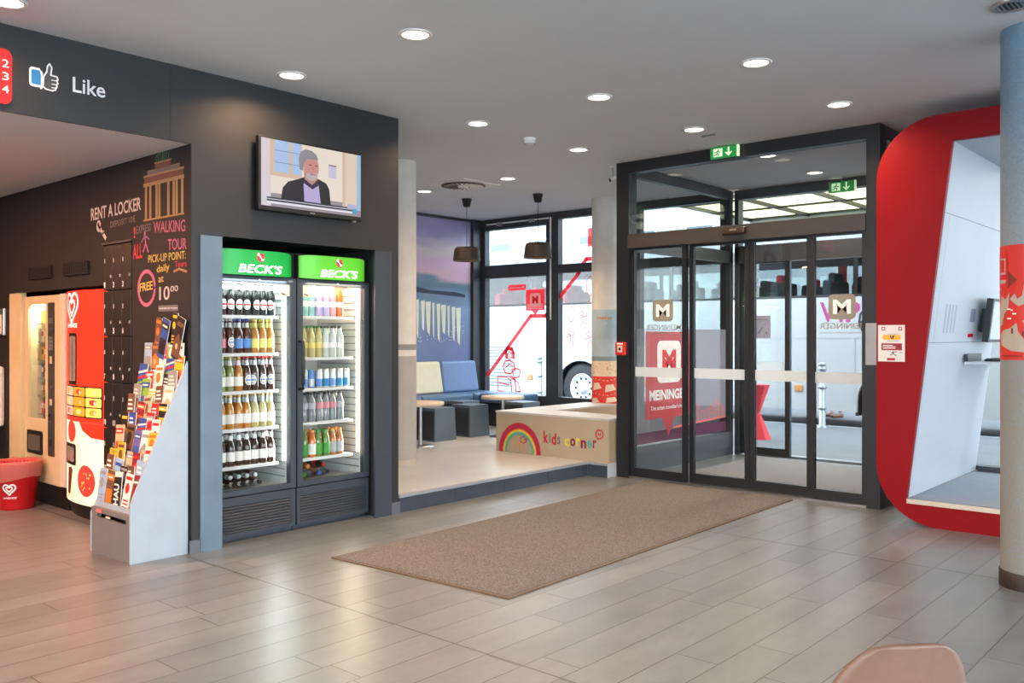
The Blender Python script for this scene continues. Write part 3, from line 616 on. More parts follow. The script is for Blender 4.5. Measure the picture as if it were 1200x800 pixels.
MB().cbox(-8.82, -8.52, 2.70, 2.899, 0.60, 1.13, mat('dispenser_white', '#d6cfc0', 0.45), 0.03).build('housing', t)
MB().cbox(-8.79, -8.54, 2.685, 2.712, 0.865, 0.885, M_RED, 0.006).build('strip', t)

# ================================================================== TELEVISION
t = thing('television', 'flat wall television showing a grey haired man in a dark jacket', 'television', (-5.31, 3.786, 2.25))
TX = -5.235; A = dict(y0=3.345, y1=4.227, z0=2.25, z1=2.755)
MB().cbox(-5.275, TX, A['y0'], A['y1'], A['z0'], A['z1'], M_BLACK, 0.006).build('bezel', t)
MB().box(-5.31, -5.275, 3.6, 3.95, 2.38, 2.62, M_DARKM).build('wall_bracket', t)
fr = FX(TX+0.001); S = MB()
def scr(n, c): return mat('screen_'+n, '#101010', 0.3, emit=c, es=0.95)
sy0, sy1, sz0, sz1 = 3.362, 4.212, 2.282, 2.74
def V(a, b): return (sy0+(sy1-sy0)*a, sz0+(sz1-sz0)*b)
def sp_(pts, n, c, off): S.poly(fr, [V(*p) for p in pts], scr(n, c), off)
def sr_(a0, b0, a1, b1, n, c, off): sp_([(a0, b0), (a1, b0), (a1, b1), (a0, b1)], n, c, off)
sr_(0, 0, 1, 1, 'wall', '#e9ddd0', 0.001); sr_(0, 0.0, 1, 0.2, 'floor', '#9a9298', 0.0012); sr_(0.0, 0.0, 0.09, 1, 'edge', '#d9cfd6', 0.0013)
sr_(0.08, 0.46, 0.42, 1, 'wood', '#d9b8a2', 0.0014); sr_(0.12, 0.52, 0.26, 1, 'pane', '#a9c4e6', 0.0016); sr_(0.29, 0.52, 0.38, 1, 'pane', '#a9c4e6', 0.0016)
for b in (0.66, 0.84): sr_(0.12, b, 0.38, b+0.012, 'bar', '#7f94b5', 0.0018)
sr_(0.385, 0.4, 0.56, 1, 'panel', '#e8dccb', 0.0015); sr_(0.83, 0.14, 0.97, 1, 'door', '#e0cbb8', 0.0015); sr_(0.80, 0.12, 0.83, 1, 'post', '#d6b8a0', 0.0016); sr_(0.955, 0.1, 1, 1, 'glass', '#9cc0da', 0.0017)
sr_(0.655, 0.56, 0.735, 0.76, 'paper', '#c9c3d8', 0.0016); sr_(0.655, 0.745, 0.735, 0.765, 'ink', '#8d5a66', 0.0018)
sp_([(0.18, 0.10), (0.2, 0.30), (0.25, 0.40), (0.36, 0.47), (0.42, 0.52), (0.55, 0.51), (0.63, 0.46), (0.66, 0.38), (0.68, 0.1)], 'jacket', '#22232c', 0.002)
sp_([(0.41, 0.1), (0.40, 0.40), (0.43, 0.46), (0.49, 0.36), (0.55, 0.44), (0.575, 0.1)], 'shirt', '#b9a9d8', 0.0022); sp_([(0.40, 0.42), (0.42, 0.52), (0.55, 0.5), (0.56, 0.42), (0.49, 0.335)], 'collar', '#332b45', 0.0023)
sp_([(0.41, 0.48), (0.40, 0.62), (0.53, 0.6), (0.545, 0.5), (0.485, 0.40)], 'neck', '#b98a80', 0.0024)
S.poly(fr, [V(x, y) for x, y in circ(0.478, 0.67, 0.075, 0.20, 20)], scr('face', '#c99087'), 0.0026)
sp_([(0.36, 0.62), (0.352, 0.78), (0.37, 0.88), (0.42, 0.94), (0.48, 0.93), (0.53, 0.88), (0.548, 0.80), (0.5, 0.80), (0.43, 0.79), (0.405, 0.72), (0.395, 0.60)], 'hair', '#8e8c92', 0.003)
sp_([(0.425, 0.56), (0.43, 0.5), (0.47, 0.46), (0.515, 0.48), (0.545, 0.56), (0.54, 0.6), (0.49, 0.57), (0.45, 0.58)], 'beard', '#b9aeb0', 0.0031)
for a in (0.455, 0.515): sr_(a, 0.70, a+0.025, 0.715, 'eye', '#4a3a3a', 0.0032)
sp_([(0.49, 0.71), (0.505, 0.64), (0.485, 0.635)], 'nose', '#b87a70', 0.0032); sr_(0.465, 0.56, 0.52, 0.572, 'mouth', '#9a5a58', 0.0034)
sr_(0.05, 0.045, 0.955, 0.135, 'caption', '#27283a', 0.0036); sr_(0.05, 0.04, 0.955, 0.075, 'ticker', '#e6e4ee', 0.0038); sr_(0.05, 0.10, 0.9, 0.112, 'line', '#dcdbe6', 0.0038); sr_(0.85, 0.10, 0.955, 0.185, 'box', '#b4b4d4', 0.0039); sr_(0.905, 0.04, 0.955, 0.115, 'logo', '#4f9fd0', 0.004)
S.build('screen', t)
m = MB(); m.rect(fr, 3.76, 2.262, 3.80, 2.270, M_STEEL); m.build('badge', t); MB().box(-5.25, TX+0.002, 4.14, 4.17, 2.238, 2.25, M_STEEL).build('infrared_eye', t)


# ================================================================== DRINKS FRIDGES
M_FRG = mat('fridge_graphite', '#353d46', 0.4, noise=(10, 0.05)); M_FIN = mat('fridge_inner', '#cfd2d0', 0.5); M_GRL = mat('grille_bars', '#3b424a', 0.4, 0.2)
M_SHELF = mat('shelf_wire', '#d6d9d8', 0.45)
def heart(cx, cz, s, n=28):
    return [(cx+s*0.0625*16*math.sin(2*PI*i/n)**3, cz+s*0.0625*(13*math.cos(2*PI*i/n)-5*math.cos(4*PI*i/n)-2*math.cos(6*PI*i/n)-math.cos(8*PI*i/n))) for i in range(n)]
def fridge(y0, y1, green, edge, ledcol, ledhex, lab, shelves, hinge):
    XF = -5.385; XB = -6.04
    t = thing('beverage_fridge', lab, 'fridge', (XF, (y0+y1)/2, 0), 'glass door drinks fridges')
    m = MB()
    m.box(XB, XF-0.055, y0, y0+0.03, 0.04, 1.80, M_FRG); m.box(XB, XF-0.055, y1-0.03, y1, 0.04, 1.80, M_FRG); m.box(XB, XB+0.03, y0, y1, 0.04, 1.98, M_FRG)
    m.box(XB, XF-0.055, y0, y1, 1.80, 1.985, M_FRG); m.box(XB, XF-0.055, y0, y1, 0.0, 0.305, M_FRG); m.build('body', t)
    m = MB(); i0, i1 = y0+0.031, y1-0.031
    m.box(XB+0.03, XF-0.06, i0, i0+0.004, 0.306, 1.80, M_FIN); m.box(XB+0.03, XF-0.06, i1-0.004, i1, 0.306, 1.80, M_FIN); m.box(XB+0.03, XB+0.036, i0, i1, 0.306, 1.80, M_FIN)
    m.box(XB+0.03, XF-0.06, i0, i1, 0.306, 0.315, M_FIN); m.box(XB+0.03, XF-0.06, i0, i1, 1.79, 1.80, M_FIN)
    for k in range(26): m.box(-5.95, -5.47, i1-0.009, i1-0.004, 0.38+k*0.053, 0.388+k*0.053, M_GREY)
    m.build('liner', t)
    # door
    m = MB(); w = 0.048
    m.box(XF-0.05, XF, y0+0.002, y0+w, 0.312, 1.805, M_FRG); m.box(XF-0.05, XF, y1-w, y1-0.002, 0.312, 1.805, M_FRG)
    m.box(XF-0.05, XF, y0+w, y1-w, 0.312, 0.345, M_FRG); m.box(XF-0.05, XF, y0+w, y1-w, 1.765, 1.805, M_FRG)
    d = m.build('door', t)
    MB().box(XF-0.022, XF-0.014, y0+w, y1-w, 0.345, 1.765, M_GLASS).build('glass_pane', d)
    h = MB(); hy = y0+0.02
    h.tube([(XF, hy, 1.36), (XF+0.04, hy, 1.355), (XF+0.045, hy, 1.33), (XF+0.045, hy, 1.05), (XF+0.04, hy, 1.02), (XF, hy, 1.015)], 0.013, M_BLACK, 10); h.build('handle', d)
    s = MB(); s.rect(FX(XF-0.012), y0+w if hinge else y1-w-0.09, 1.68, y0+w+0.09 if hinge else y1-w, 1.762, mat('door_sticker', '#c9bea2', 0.6)); s.ribbon(FX(XF-0.012), [(y0+w+0.02 if hinge else y1-w-0.07, 1.70), (y0+w+0.05 if hinge else y1-w-0.04, 1.69)], 0.008, M_BLACK, 0.004); s.build('sticker', d)
    s = MB(); s.plate(FX(XF), circ(y1-0.05, 1.786, 0.022, 0.008, 16), 0.003, M_STEEL); s.build('badge', d); s = MB(); s.plate(FX(XF), circ((y0+y1)/2+0.03, 1.786, 0.007, 0.007, 10), 0.003, M_SWHITE); s.build('lock', d)
    # curved illuminated sign
    N = 18; vs_ = []; z0, z1 = 1.812, 1.985
    for i in range(N+1):
        q = -1+2*i/N; x = XF-0.05+0.085*(1-abs(q)**5); yy = y0+0.008+(y1-y0-0.016)*i/N; zz = 0.012*abs(q)**6
        vs_ += [(x, yy, z0+zz), (x, yy, z1-zz)]
    m = MB(); m.add(vs_, [(2*i, 2*i+2, 2*i+3, 2*i+1) for i in range(N)], green, True)
    m.box(XF-0.055, XF+0.0, y0+0.006, y0+0.012, z0, z1, M_BLACK); m.box(XF-0.055, XF-0.045, y1-0.012, y1-0.004, z0, z1, M_BLACK); m.box(XF-0.055, XF-0.02, y0, y1, 1.806, 1.813, M_BLACK); m.box(XF-0.055, XF-0.02, y0, y1, z1, z1+0.005, M_BLACK)
    sg = m.build('lit_sign', t)
    yc = (y0+y1)/2+0.02; f = FX(XF+0.0355); m = MB()
    m.text(f, "BECK'S", yc-0.175, yc+0.16, 1.828, 1.888, mat('sign_white', '#ffffff', 0.5, emit='#ffffff', es=0.95), 0.001, 0.022, shear=0.28); m.build('lettering', sg)
    m = MB(); rd = mat('sign_red', '#c0202a', 0.5, emit='#d02030', es=0.6); wh = MATS['sign_white']
    m.poly(f, [(yc-0.035, 1.968), (yc+0.02, 1.962), (yc+0.03, 1.925), (yc+0.01, 1.903), (yc-0.02, 1.912), (yc-0.03, 1.93)], rd, 0.001); m.ribbon(f, [(yc-0.018, 1.957), (yc+0.012, 1.918)], 0.008, wh, 0.002); m.ribbon(f, [(yc+0.002, 1.918), (yc+0.02, 1.926)], 0.006, wh, 0.002); m.poly(f, circ(yc-0.02, 1.957, 0.009, 0.009, 10), wh, 0.0025); m.build('emblem', sg)
    # ventilation grille below
    m = MB(); m.box(XF-0.05, XF-0.018, y0+0.002, y1-0.002, 0.04, 0.30, M_BLACK)
    m.box(XF-0.05, XF-0.006, y0+0.002, y0+0.03, 0.035, 0.302, M_FRG); m.box(XF-0.05, XF-0.006, y1-0.05, y1-0.002, 0.035, 0.302, M_FRG); m.box(XF-0.05, XF-0.006, y0+0.03, y1-0.05, 0.245, 0.302, M_FRG); m.box(XF-0.05, XF-0.006, y0+0.03, y1-0.05, 0.035, 0.06, M_FRG)
    for k in range(9):
        z = 0.066+k*0.0205; m.add([(XF-0.018, y0+0.03, z+0.014), (XF-0.018, y1-0.05, z+0.014), (XF-0.004, y1-0.05, z), (XF-0.004, y0+0.03, z), (XF-0.018, y0+0.03, z+0.006), (XF-0.018, y1-0.05, z+0.006)], [(0, 3, 2, 1), (3, 4, 5, 2)], M_GRL)
        m.poly(FX(XF-0.006), circ(y1-0.038, z+0.008, 0.006, 0.006, 8), M_BLACK, 0.001)
    m.poly(FX(XF-0.006), circ(y0+0.045, 0.275, 0.006, 0.006, 8), M_BLACK, 0.001); m.poly(FX(XF-0.006), circ(y1-0.045, 0.285, 0.006, 0.006, 8), M_BLACK, 0.001)
    m.build('grille', t)
    for z in shelves:
        m = MB(); m.box(XF-0.1, XF-0.085, i0+0.005, i1-0.06, z-0.022, z, M_SHELF); m.box(-5.98, XF-0.1, i0+0.005, i1-0.06, z-0.006, z-0.001, M_SHELF); m.build('shelf', t)
    led = mat('led_'+ledhex[1:], '#ffffff', 0.5, emit=ledhex, es=4.0)
    MB().cbox(XF-0.075, XF-0.058, i1-0.042, i1-0.014, 0.50, 1.66, led, 0.006).build('led_strip', t)
    area('lamp', (XF-0.09, i1-0.045, 1.06), 0.03, 8.0, ledcol, (-PI/2, 0, 0), t, 1.15)
    area('lamp', (XF-0.1, (y0+y1)/2, 1.785), 0.3, 10, ledcol, (0, 0, 0), t, 0.5)
    return t
G1 = mat('sign_green', '#0f8a35', 0.35, emit='#12a040', es=0.75); G2 = mat('sign_lime_green', '#4aa428', 0.35, emit='#58b82c', es=0.75)
FR1 = (3.085, 3.748); FR2 = (3.757, 4.418)
S1 = (1.541, 1.278, 1.015, 0.756, 0.498); S2 = (1.545, 1.238, 1.010, 0.759, 0.495)
fridge_a = fridge(*FR1, G1, None, (0.93, 1, 0.98), '#f2fff8', 'glass door drinks fridge with dark green lit sign, the one next to the brochure rack', S1, False)
fridge_b = fridge(*FR2, G2, None, (1, 0.84, 0.6), '#ffe2a8', 'glass door drinks fridge with lime green lit sign and warm light strip, nearer the platform', S2, True)
# ---- bottles and cans
def glassy(n, c, r=0.12): return mat(n, c, r, coat=0.4, noise=(20, 0.05))
B_DK = glassy('bottle_black_green', '#232a28'); B_BR = glassy('bottle_brown', '#3b2012'); B_AM = glassy('bottle_amber', '#a87028'); B_OR = glassy('bottle_orange', '#b57a2c'); B_GR = glassy('bottle_green', '#7c8650'); B_CL = glassy('bottle_clear', '#b9c4bd'); B_SM = glassy('bottle_smoke', '#7f868c'); B_TE = glassy('bottle_teal', '#86b8b2'); B_PU = glassy('bottle_lilac', '#a99ac6'); B_PK = glassy('bottle_pink', '#c9979e'); B_OG = glassy('bottle_tangerine', '#cf6a2c'); B_CO = glassy('bottle_cola', '#2b0f0a'); B_LG = glassy('bottle_leaf_green', '#5d8040'); B_TEA = glassy('bottle_tea', '#a5683a'); B_YG = glassy('bottle_yellow_green', '#b5ac72')
L_W = mat('label_white', '#e9e8e2', 0.6); L_P = mat('label_rose', '#c9808c', 0.6); L_B = mat('label_blue', '#5d8fd0', 0.6); L_Y = mat('label_yellow', '#d8cf6a', 0.6); L_S = mat('label_silver', '#c6cacb', 0.35, 0.4); L_R = mat('label_red', '#c8232a', 0.5); L_G = mat('label_green', '#3f9a3a', 0.5); L_V = mat('label_violet', '#8a6aa8', 0.5); L_GY = mat('label_grey', '#a5abb0', 0.6)
C_GO = mat('cap_gold', '#b59a52', 0.35, 0.6); C_W = mat('cap_white', '#dfe0dd', 0.5); C_B = mat('cap_blue', '#3a5fb0', 0.5); C_O = mat('cap_orange', '#e0902c', 0.5); C_GR = mat('cap_green', '#3c8a3c', 0.5); C_R = mat('cap_red', '#c02a28', 0.5); C_D = mat('cap_dark', '#202224', 0.5)
def bottle(kind, body, lab, cap, neck=None):
    shape = {'beer': ([(0.028, 0), (0.031, 0.008), (0.031, 0.122), (0.027, 0.146), (0.0155, 0.176), (0.0132, 0.226)], (0.035, 0.1, 0.0316), (0.178, 0.212), 0.226, 0.0145),
             'water': ([(0.029, 0), (0.031, 0.01), (0.031, 0.13), (0.0285, 0.16), (0.017, 0.195), (0.0135, 0.222)], (0.07, 0.11, 0.0316), None, 0.222, 0.015),
             'soda': ([(0.028, 0), (0.032, 0.012), (0.0315, 0.06), (0.029, 0.085), (0.032, 0.115), (0.030, 0.15), (0.015, 0.19), (0.0135, 0.205)], (0.095, 0.14, 0.0326), None, 0.203, 0.0152),
             'juice': ([(0.029, 0), (0.032, 0.01), (0.032, 0.11), (0.027, 0.14), (0.018, 0.17), (0.0165, 0.188)], (0.02, 0.1, 0.0327), None, 0.186, 0.0185),
             'can': ([(0.02, 0), (0.0265, 0.008), (0.0265, 0.125), (0.022, 0.134)], (0.01, 0.066, 0.0268), None, 0.134, 0.021)}[kind]
    prof, (a, b, lr), nk, cz, cr = shape
    m = MB().lathe(0, 0, prof, body, 14)
    o = m.build({'beer': 'beer_bottle', 'water': 'water_bottle', 'soda': 'soda_bottle', 'juice': 'juice_bottle', 'can': 'drink_can'}[kind])
    l = MB()
    if body in (B_DK, B_BR) and lab in (L_GY, L_W) and kind == 'beer' and cap is not C_D:      # oval front label
        cy_ = Cyl(0, 0, 0.0314, 0.0); wrap_poly(l, cy_, circ(0, 0.075, 0.027, 0.036, 18), L_W, 0.0004); wrap_poly(l, cy_, circ(0, 0.075, 0.021, 0.028, 16), L_GY, 0.0008); wrap_poly(l, cy_, circ(0, 0.075, 0.016, 0.021, 14), L_W, 0.0012); wrap_rect(l, cy_, -0.022, 0.069, 0.022, 0.080, L_R if cap is L_S else L_B, 0.0016)
    else: l.lathe(0, 0, [(lr, a), (lr, b)], lab, 14, caps=False)
    if nk and neck: l.lathe(0, 0, [(0.0168, nk[0]), (0.0142, nk[1])], neck, 12, caps=False)
    l.build('label', o)
    MB().lathe(0, 0, [(cr, cz-(0 if kind == 'can' else 0.004)), (cr, cz+(0.002 if kind == 'can' else 0.01)), (cr*0.9, cz+(0.003 if kind == 'can' else 0.013))], cap, 12).build('lid' if kind == 'can' else 'cap', o)
    return o
PROTO = {}
def row(spec, y0, step, z, x, labels, group, cat='bottle'):
    """spec: list of kinds standing side by side; the first of each kind is built, the others are copies"""
    for i, k in enumerate(spec):
        if k is None: continue
        loc = (x+R.uniform(-0.004, 0.004), y0+step*i+R.uniform(-0.003, 0.003), z); lb = labels[k]
        if k not in PROTO:
            o = bottle(*KINDS[k]); o.location = loc; tag(o, lb, 'can' if KINDS[k][0] == 'can' else 'bottle', group); PROTO[k] = o
        else:
            o = dup(PROTO[k], loc, lb, group, rotz=R.uniform(-0.9, 0.1)); o['category'] = 'can' if KINDS[k][0] == 'can' else 'bottle'
KINDS = {'lager': ('beer', B_DK, L_GY, L_S, L_S), 'rose': ('beer', B_BR, L_P, L_S, L_S), 'round': ('beer', B_BR, L_W, C_W, L_S), 'wheat': ('beer', B_BR, L_B, C_B, L_S), 'radler': ('beer', B_AM, L_Y, L_Y, L_Y),
         'lime': ('beer', B_GR, L_W, L_Y, L_W), 'amber': ('beer', B_AM, L_W, C_GO, L_W), 'bock': ('beer', B_BR, L_W, L_R, L_S), 'lemonade': ('beer', B_OR, L_W, C_GO, B_CL), 'gold': ('beer', B_YG, L_W, C_GO, B_CL), 'pils': ('beer', B_BR, L_W, C_D, L_W),
         'teal': ('water', B_TE, L_W, C_W), 'lilac': ('water', B_PU, L_W, C_W), 'pink': ('water', B_PK, L_W, C_W), 'tang': ('water', B_OG, L_W, C_R), 'mineral': ('water', B_YG, L_Y, C_GR), 'clear': ('water', B_CL, L_W, C_D),
         'canb': ('can', L_B, L_S, L_S), 'cans': ('can', L_S, L_B, L_S), 'canv': ('can', L_S, MATS['chalk_blue'], L_S), 'cola': ('soda', B_CO, L_R, C_R), 'smoke': ('soda', B_SM, L_GY, C_D), 'smoker': ('soda', B_SM, L_P, C_D),
         'tea': ('juice', B_TEA, L_V, C_B), 'apple': ('juice', B_LG, L_G, C_GR), 'orange': ('juice', B_OG, L_W, C_O), 'peach': ('juice', B_TEA, L_GY, C_O)}
A_ = 'rack-side fridge'; B_ = 'platform-side fridge'
lay_a = [(S1[0], ['rose']+['lager']*7, {'rose': 'dark beer bottle with rose label, first on the top shelf of the '+A_, 'lager': 'dark green beer bottle with silver neck and oval label on top shelf, '+A_}),
         (S1[1], ['rose', 'rose', 'round', 'wheat', 'wheat', 'radler', 'radler', 'radler'], {'rose': 'brown beer bottle with rose label on the second shelf of the '+A_, 'round': 'brown beer bottle with round white label, second shelf of the '+A_, 'wheat': 'brown beer bottle with blue label, second shelf of the '+A_, 'radler': 'amber bottle with yellow neck and label, second shelf of the '+A_}),
         (S1[2], ['lime', 'lime', 'lime', 'amber', 'bock', 'bock', 'bock', 'bock'], {'lime': 'light green bottle with white label, middle shelf of the '+A_, 'amber': 'single amber bottle among green and brown ones, middle shelf of the '+A_, 'bock': 'brown beer bottle with red cap band, middle shelf of the '+A_}),
         (S1[3], ['lemonade', 'lemonade', 'lemonade', 'lemonade', 'lemonade', 'gold', 'gold', 'gold'], {'lemonade': 'orange bottle with clear neck and white label, fourth shelf of the '+A_, 'gold': 'pale golden bottle with white label, fourth shelf of the '+A_}),
         (S1[4], ['pils']*8, {'pils': 'dark brown bottle with white label and dark cap, lowest shelf of the '+A_})]
lay_b = [(S2[0], ['pink', 'teal', 'teal', 'lilac', 'lilac', 'pink', 'tang', None], {'teal': 'turquoise drink bottle on the top shelf of the '+B_, 'lilac': 'lilac drink bottle on the top shelf of the '+B_, 'pink': 'pink drink bottle on the top shelf of the '+B_, 'tang': 'bright orange drink bottle on the top shelf of the '+B_}),
         (S2[1], ['mineral', 'mineral', 'mineral', 'mineral', 'clear', 'clear', 'clear', None], {'mineral': 'yellow green mineral bottle with green cap, second shelf of the '+B_, 'clear': 'clear glass water bottle, second shelf of the '+B_}),
         (S2[2], ['canb', 'cans', 'canb', 'cans', 'canv', 'cans', 'canv', 'canv'], {'canb': 'blue drink can with silver band on the middle shelf of the '+B_, 'cans': 'silver drink can with blue band on the middle shelf of the '+B_, 'canv': 'silver can with light blue band, middle shelf of the '+B_}),
         (S2[3], ['cola', 'smoke', 'smoke', 'smoker', 'smoker', 'smoker', 'smoke', None], {'cola': 'dark cola bottle with red label and cap, fourth shelf of the '+B_, 'smoke': 'grey water bottle with grey label, fourth shelf of the '+B_, 'smoker': 'grey bottle with rose label, fourth shelf of the '+B_}),
         (S2[4], ['tea', 'apple', 'orange', 'apple', 'apple', 'peach', 'peach', None], {'tea': 'tea bottle with violet label and blue cap, lowest shelf of the '+B_, 'apple': 'green labelled juice bottle, lowest shelf of the '+B_, 'orange': 'orange juice bottle with white label, lowest shelf of the '+B_, 'peach': 'peach tea bottle with orange cap, lowest shelf of the '+B_})]
for lay, y0, st, nm in ((lay_a, 3.168, 0.0645, A_), (lay_b, 3.842, 0.0645, B_)):
    for si, (z, spec, lbs) in enumerate(lay):
        g = 'drinks on the %s shelf of the %s' % (('top', 'second', 'middle', 'fourth', 'lowest')[si], nm)
        row(spec, y0, st, z, -5.515, lbs, g); row([k for k in spec], y0+0.012, st, z, -5.585, lbs, g)
# bottles lying in the bottom, caps to the front
def lying(kind, y, z, lb, g):
    o = dup(PROTO[kind], (-5.80, y, z), lb, g); o.rotation_euler = (0, PI/2-0.02, 0); o['category'] = 'bottle'
for i in range(7):
    lying('pils', 3.17+i*0.066, 0.347, 'dark bottle lying with its cap forward in the bottom of the '+A_, 'bottles lying in the bottom of the '+A_)
    if i in (2, 3, 4, 5): lying('round', 3.20+i*0.066, 0.405, 'dark bottle with white cap lying on top of others in the '+A_, 'bottles lying in the bottom of the '+A_)
for i, k in enumerate(('apple', 'smoke', 'apple', 'smoke', 'tea', 'smoke')):
    lying(k, 3.84+i*0.068, 0.348, 'bottle lying with its coloured cap forward, lower layer in the bottom of the '+B_, 'bottles lying in the bottom of the '+B_)
for i, k in ((1, 'orange'), (2, 'peach'), (4, 'cola')): lying(k, 3.84+i*0.068+0.03, 0.408, {'orange': 'orange bottle', 'peach': 'peach tea bottle', 'cola': 'dark cola bottle'}[k]+' lying on the upper layer in the bottom of the '+B_, 'bottles lying in the bottom of the '+B_)

# ================================================================== BROCHURE RACK
t = thing('brochure_rack', 'silver stepped brochure rack full of leaflets against the chalkboard wall', 'rack', (-5.58, 2.7, 0))
prof = [(2.515, 0.0), (2.888, 0.0), (2.888, 1.235), (2.515, 0.362)]
MB().plate(FX(-5.352), prof, 0.02, M_SILVER).build('side_panel', t); MB().plate(FX(-5.90), [(2.515, 0.0), (2.888, 0.0), (2.888, 1.0), (2.515, 0.25)], 0.018, M_SILVER).build('side_panel', t)
m = MB(); m.box(-5.882, -5.352, 2.517, 2.535, 0.0, 0.232, mat('rack_front', '#716c68', 0.4, noise=(7, 0.06))); m.box(-5.882, -5.352, 2.56, 2.57, 0.2, 0.30, M_BLACK); m.box(-5.882, -5.352, 2.515, 2.545, 0.262, 0.292, MATS['rack_front']); m.box(-5.882, -5.80, 2.517, 2.545, 0.232, 0.262, MATS['rack_front']); m.box(-5.40, -5.352, 2.517, 2.545, 0.232, 0.262, MATS['rack_front']); m.build('front_panel', t)
m = MB(); m.box(-5.66, -5.61, 2.508, 2.516, 0.243, 0.253, mat('rack_tab', '#d8cfa8', 0.5)); m.box(-5.80, -5.73, 2.508, 2.516, 0.263, 0.285, mat('rack_tag', '#c86a66', 0.5)); m.build('label_tab', t)
MB().box(-5.882, -5.352, 2.88, 2.888, 0.0, 1.2, MATS['rack_front']).build('back_panel', t)
NT = 9
def tier(i): return 2.545+0.0375*i, 0.292+0.099*i
for i in range(NT):
    y, z = tier(i)
    MB().box(-5.882, -5.352, y, y+0.034, z-0.006, z, MATS['rack_front']).box(-5.882, -5.352, y-0.002, y, z-0.006, z+0.035, M_SILVER).build('ledge', t)
PAL = {'red': '#cf2a2a', 'yellow': '#dcb42a', 'white': '#e2dccd', 'blue': '#35518f', 'black': '#26221f', 'green': '#7ea83c', 'orange': '#d9722c', 'beige': '#c7ad86', 'grey': '#8f8b86', 'brown': '#6e4a33', 'dark red': '#86202a', 'violet': '#6c5c94', 'olive': '#a08f38', 'light blue': '#93aec6'}
PM = {k: mat('paper_'+k.replace(' ', '_'), v, 0.45, noise=(25, 0.1)) for k, v in PAL.items()}
def leaflet(x, y, z, w, h, c1, c2, style, lean, roll, label, name='brochure', group='brochures in the rack'):
    """a folded leaflet standing in a ledge: cover with title band, picture and text lines"""
    ca, sa = math.cos(lean), math.sin(lean); cr, sr2 = math.cos(roll), math.sin(roll)
    u = Vector((cr, 0, -sr2)); v = Vector((sr2, 0, cr)); v = Vector((v.x, v.z*sa, v.z*ca)); u = Vector((u.x, u.z*sa, u.z*ca))
    f = Frame((x, y, z), u, v); m = MB(); p1, p2 = PM[c1], PM[c2]
    out = rrect(-w/2, 0, w/2, h, 0.004, 2)
    m.plate(f, out, 0.006, PM['white'], -0.006); m.poly(f, out, p1, 0.0006)
    if style == 0:
        m.rect(f, -w/2, h*0.74, w/2, h*0.9, p2, 0.0012); m.rect(f, -w*0.36, h*0.79, w*0.3, h*0.84, PM['white'], 0.0018); m.rect(f, -w*0.4, h*0.1, w*0.4, h*0.5, p2, 0.0012)
    elif style == 1:
        m.rect(f, -w/2, h*0.42, w/2, h, p2, 0.0012)
        for k in range(3): m.rect(f, -w*0.38, h*(0.52+k*0.13), w*(0.34-0.1*k), h*(0.58+k*0.13), PM['white'], 0.0018)
    elif style == 2:
        m.poly(f, [(-w*0.45, h*0.05), (w*0.45, h*0.05), (w*0.45, h*0.45), (0, h*0.62), (-w*0.45, h*0.4)], p2, 0.0012); m.rect(f, -w*0.4, h*0.78, w*0.4, h*0.88, p2, 0.0012); m.poly(f, circ(0, h*0.3, w*0.16, w*0.2, 12), PM['beige'], 0.0018)
    elif style == 3:
        m.poly(f, circ(-w*0.05, h*0.62, w*0.28, w*0.34, 14), p2, 0.0012); m.rect(f, -w*0.4, h*0.84, w*0.4, h*0.93, p2, 0.0012)
        for k in range(3): m.rect(f, -w*0.36, h*(0.1+k*0.09), w*0.32, h*(0.14+k*0.09), p2, 0.0012)
    elif style == 4:
        for k in range(4): m.poly(f, [(-w*0.5, h*(0.2+k*0.16)), (w*0.5, h*(0.3+k*0.16)), (w*0.5, h*(0.37+k*0.16)), (-w*0.5, h*(0.27+k*0.16))], PM[('blue', 'green', 'red', 'white')[k]], 0.0012)
    elif style == 5:
        vt = 'HAU'; fv = Frame(f.p(0, 0), f.v, -f.u); m.text(fv, vt, h*0.12, h*0.68, -w*0.28, w*0.3, PM['white'], 0.0016, 0.03); m.rect(f, -w/2, h*0.86, w/2, h, p2, 0.0012)
    o = m.build(name, at=(x, y, z)); return tag(o, label, 'brochure', group)
ORD = ('first', 'second', 'third', 'fourth', 'fifth', 'sixth')
cols = [['light blue', 'brown', 'black', 'white', 'dark red'], ['grey', 'light blue', 'black', 'grey', 'white'], ['yellow', 'yellow', 'beige', 'dark red', 'white'], ['beige', 'brown', 'violet', 'white', 'yellow'],
        ['black', 'red', 'blue', 'red', 'white'], ['grey', 'dark red', 'beige', 'white', 'black'], ['beige', 'green', 'white', 'grey', 'white'], ['blue', 'red', 'white', 'grey', 'black'],
        ['white', 'red', 'olive', 'blue', 'yellow'], ['olive', 'beige', 'grey', 'red', 'white']]
acc = [['grey', 'orange', 'white', 'red', 'brown'], ['brown', 'blue', 'grey', 'brown', 'light blue'], ['olive', 'brown', 'grey', 'red', 'red'], ['red', 'black', 'blue', 'grey', 'orange'], ['yellow', 'blue', 'green', 'grey', 'red'],
       ['brown', 'orange', 'brown', 'red', 'yellow'], ['grey', 'blue', 'yellow', 'brown', 'beige'], ['red', 'white', 'orange', 'black', 'grey'], ['grey', 'white', 'yellow', 'red', 'orange'], ['light blue', 'grey', 'black', 'white', 'red']]
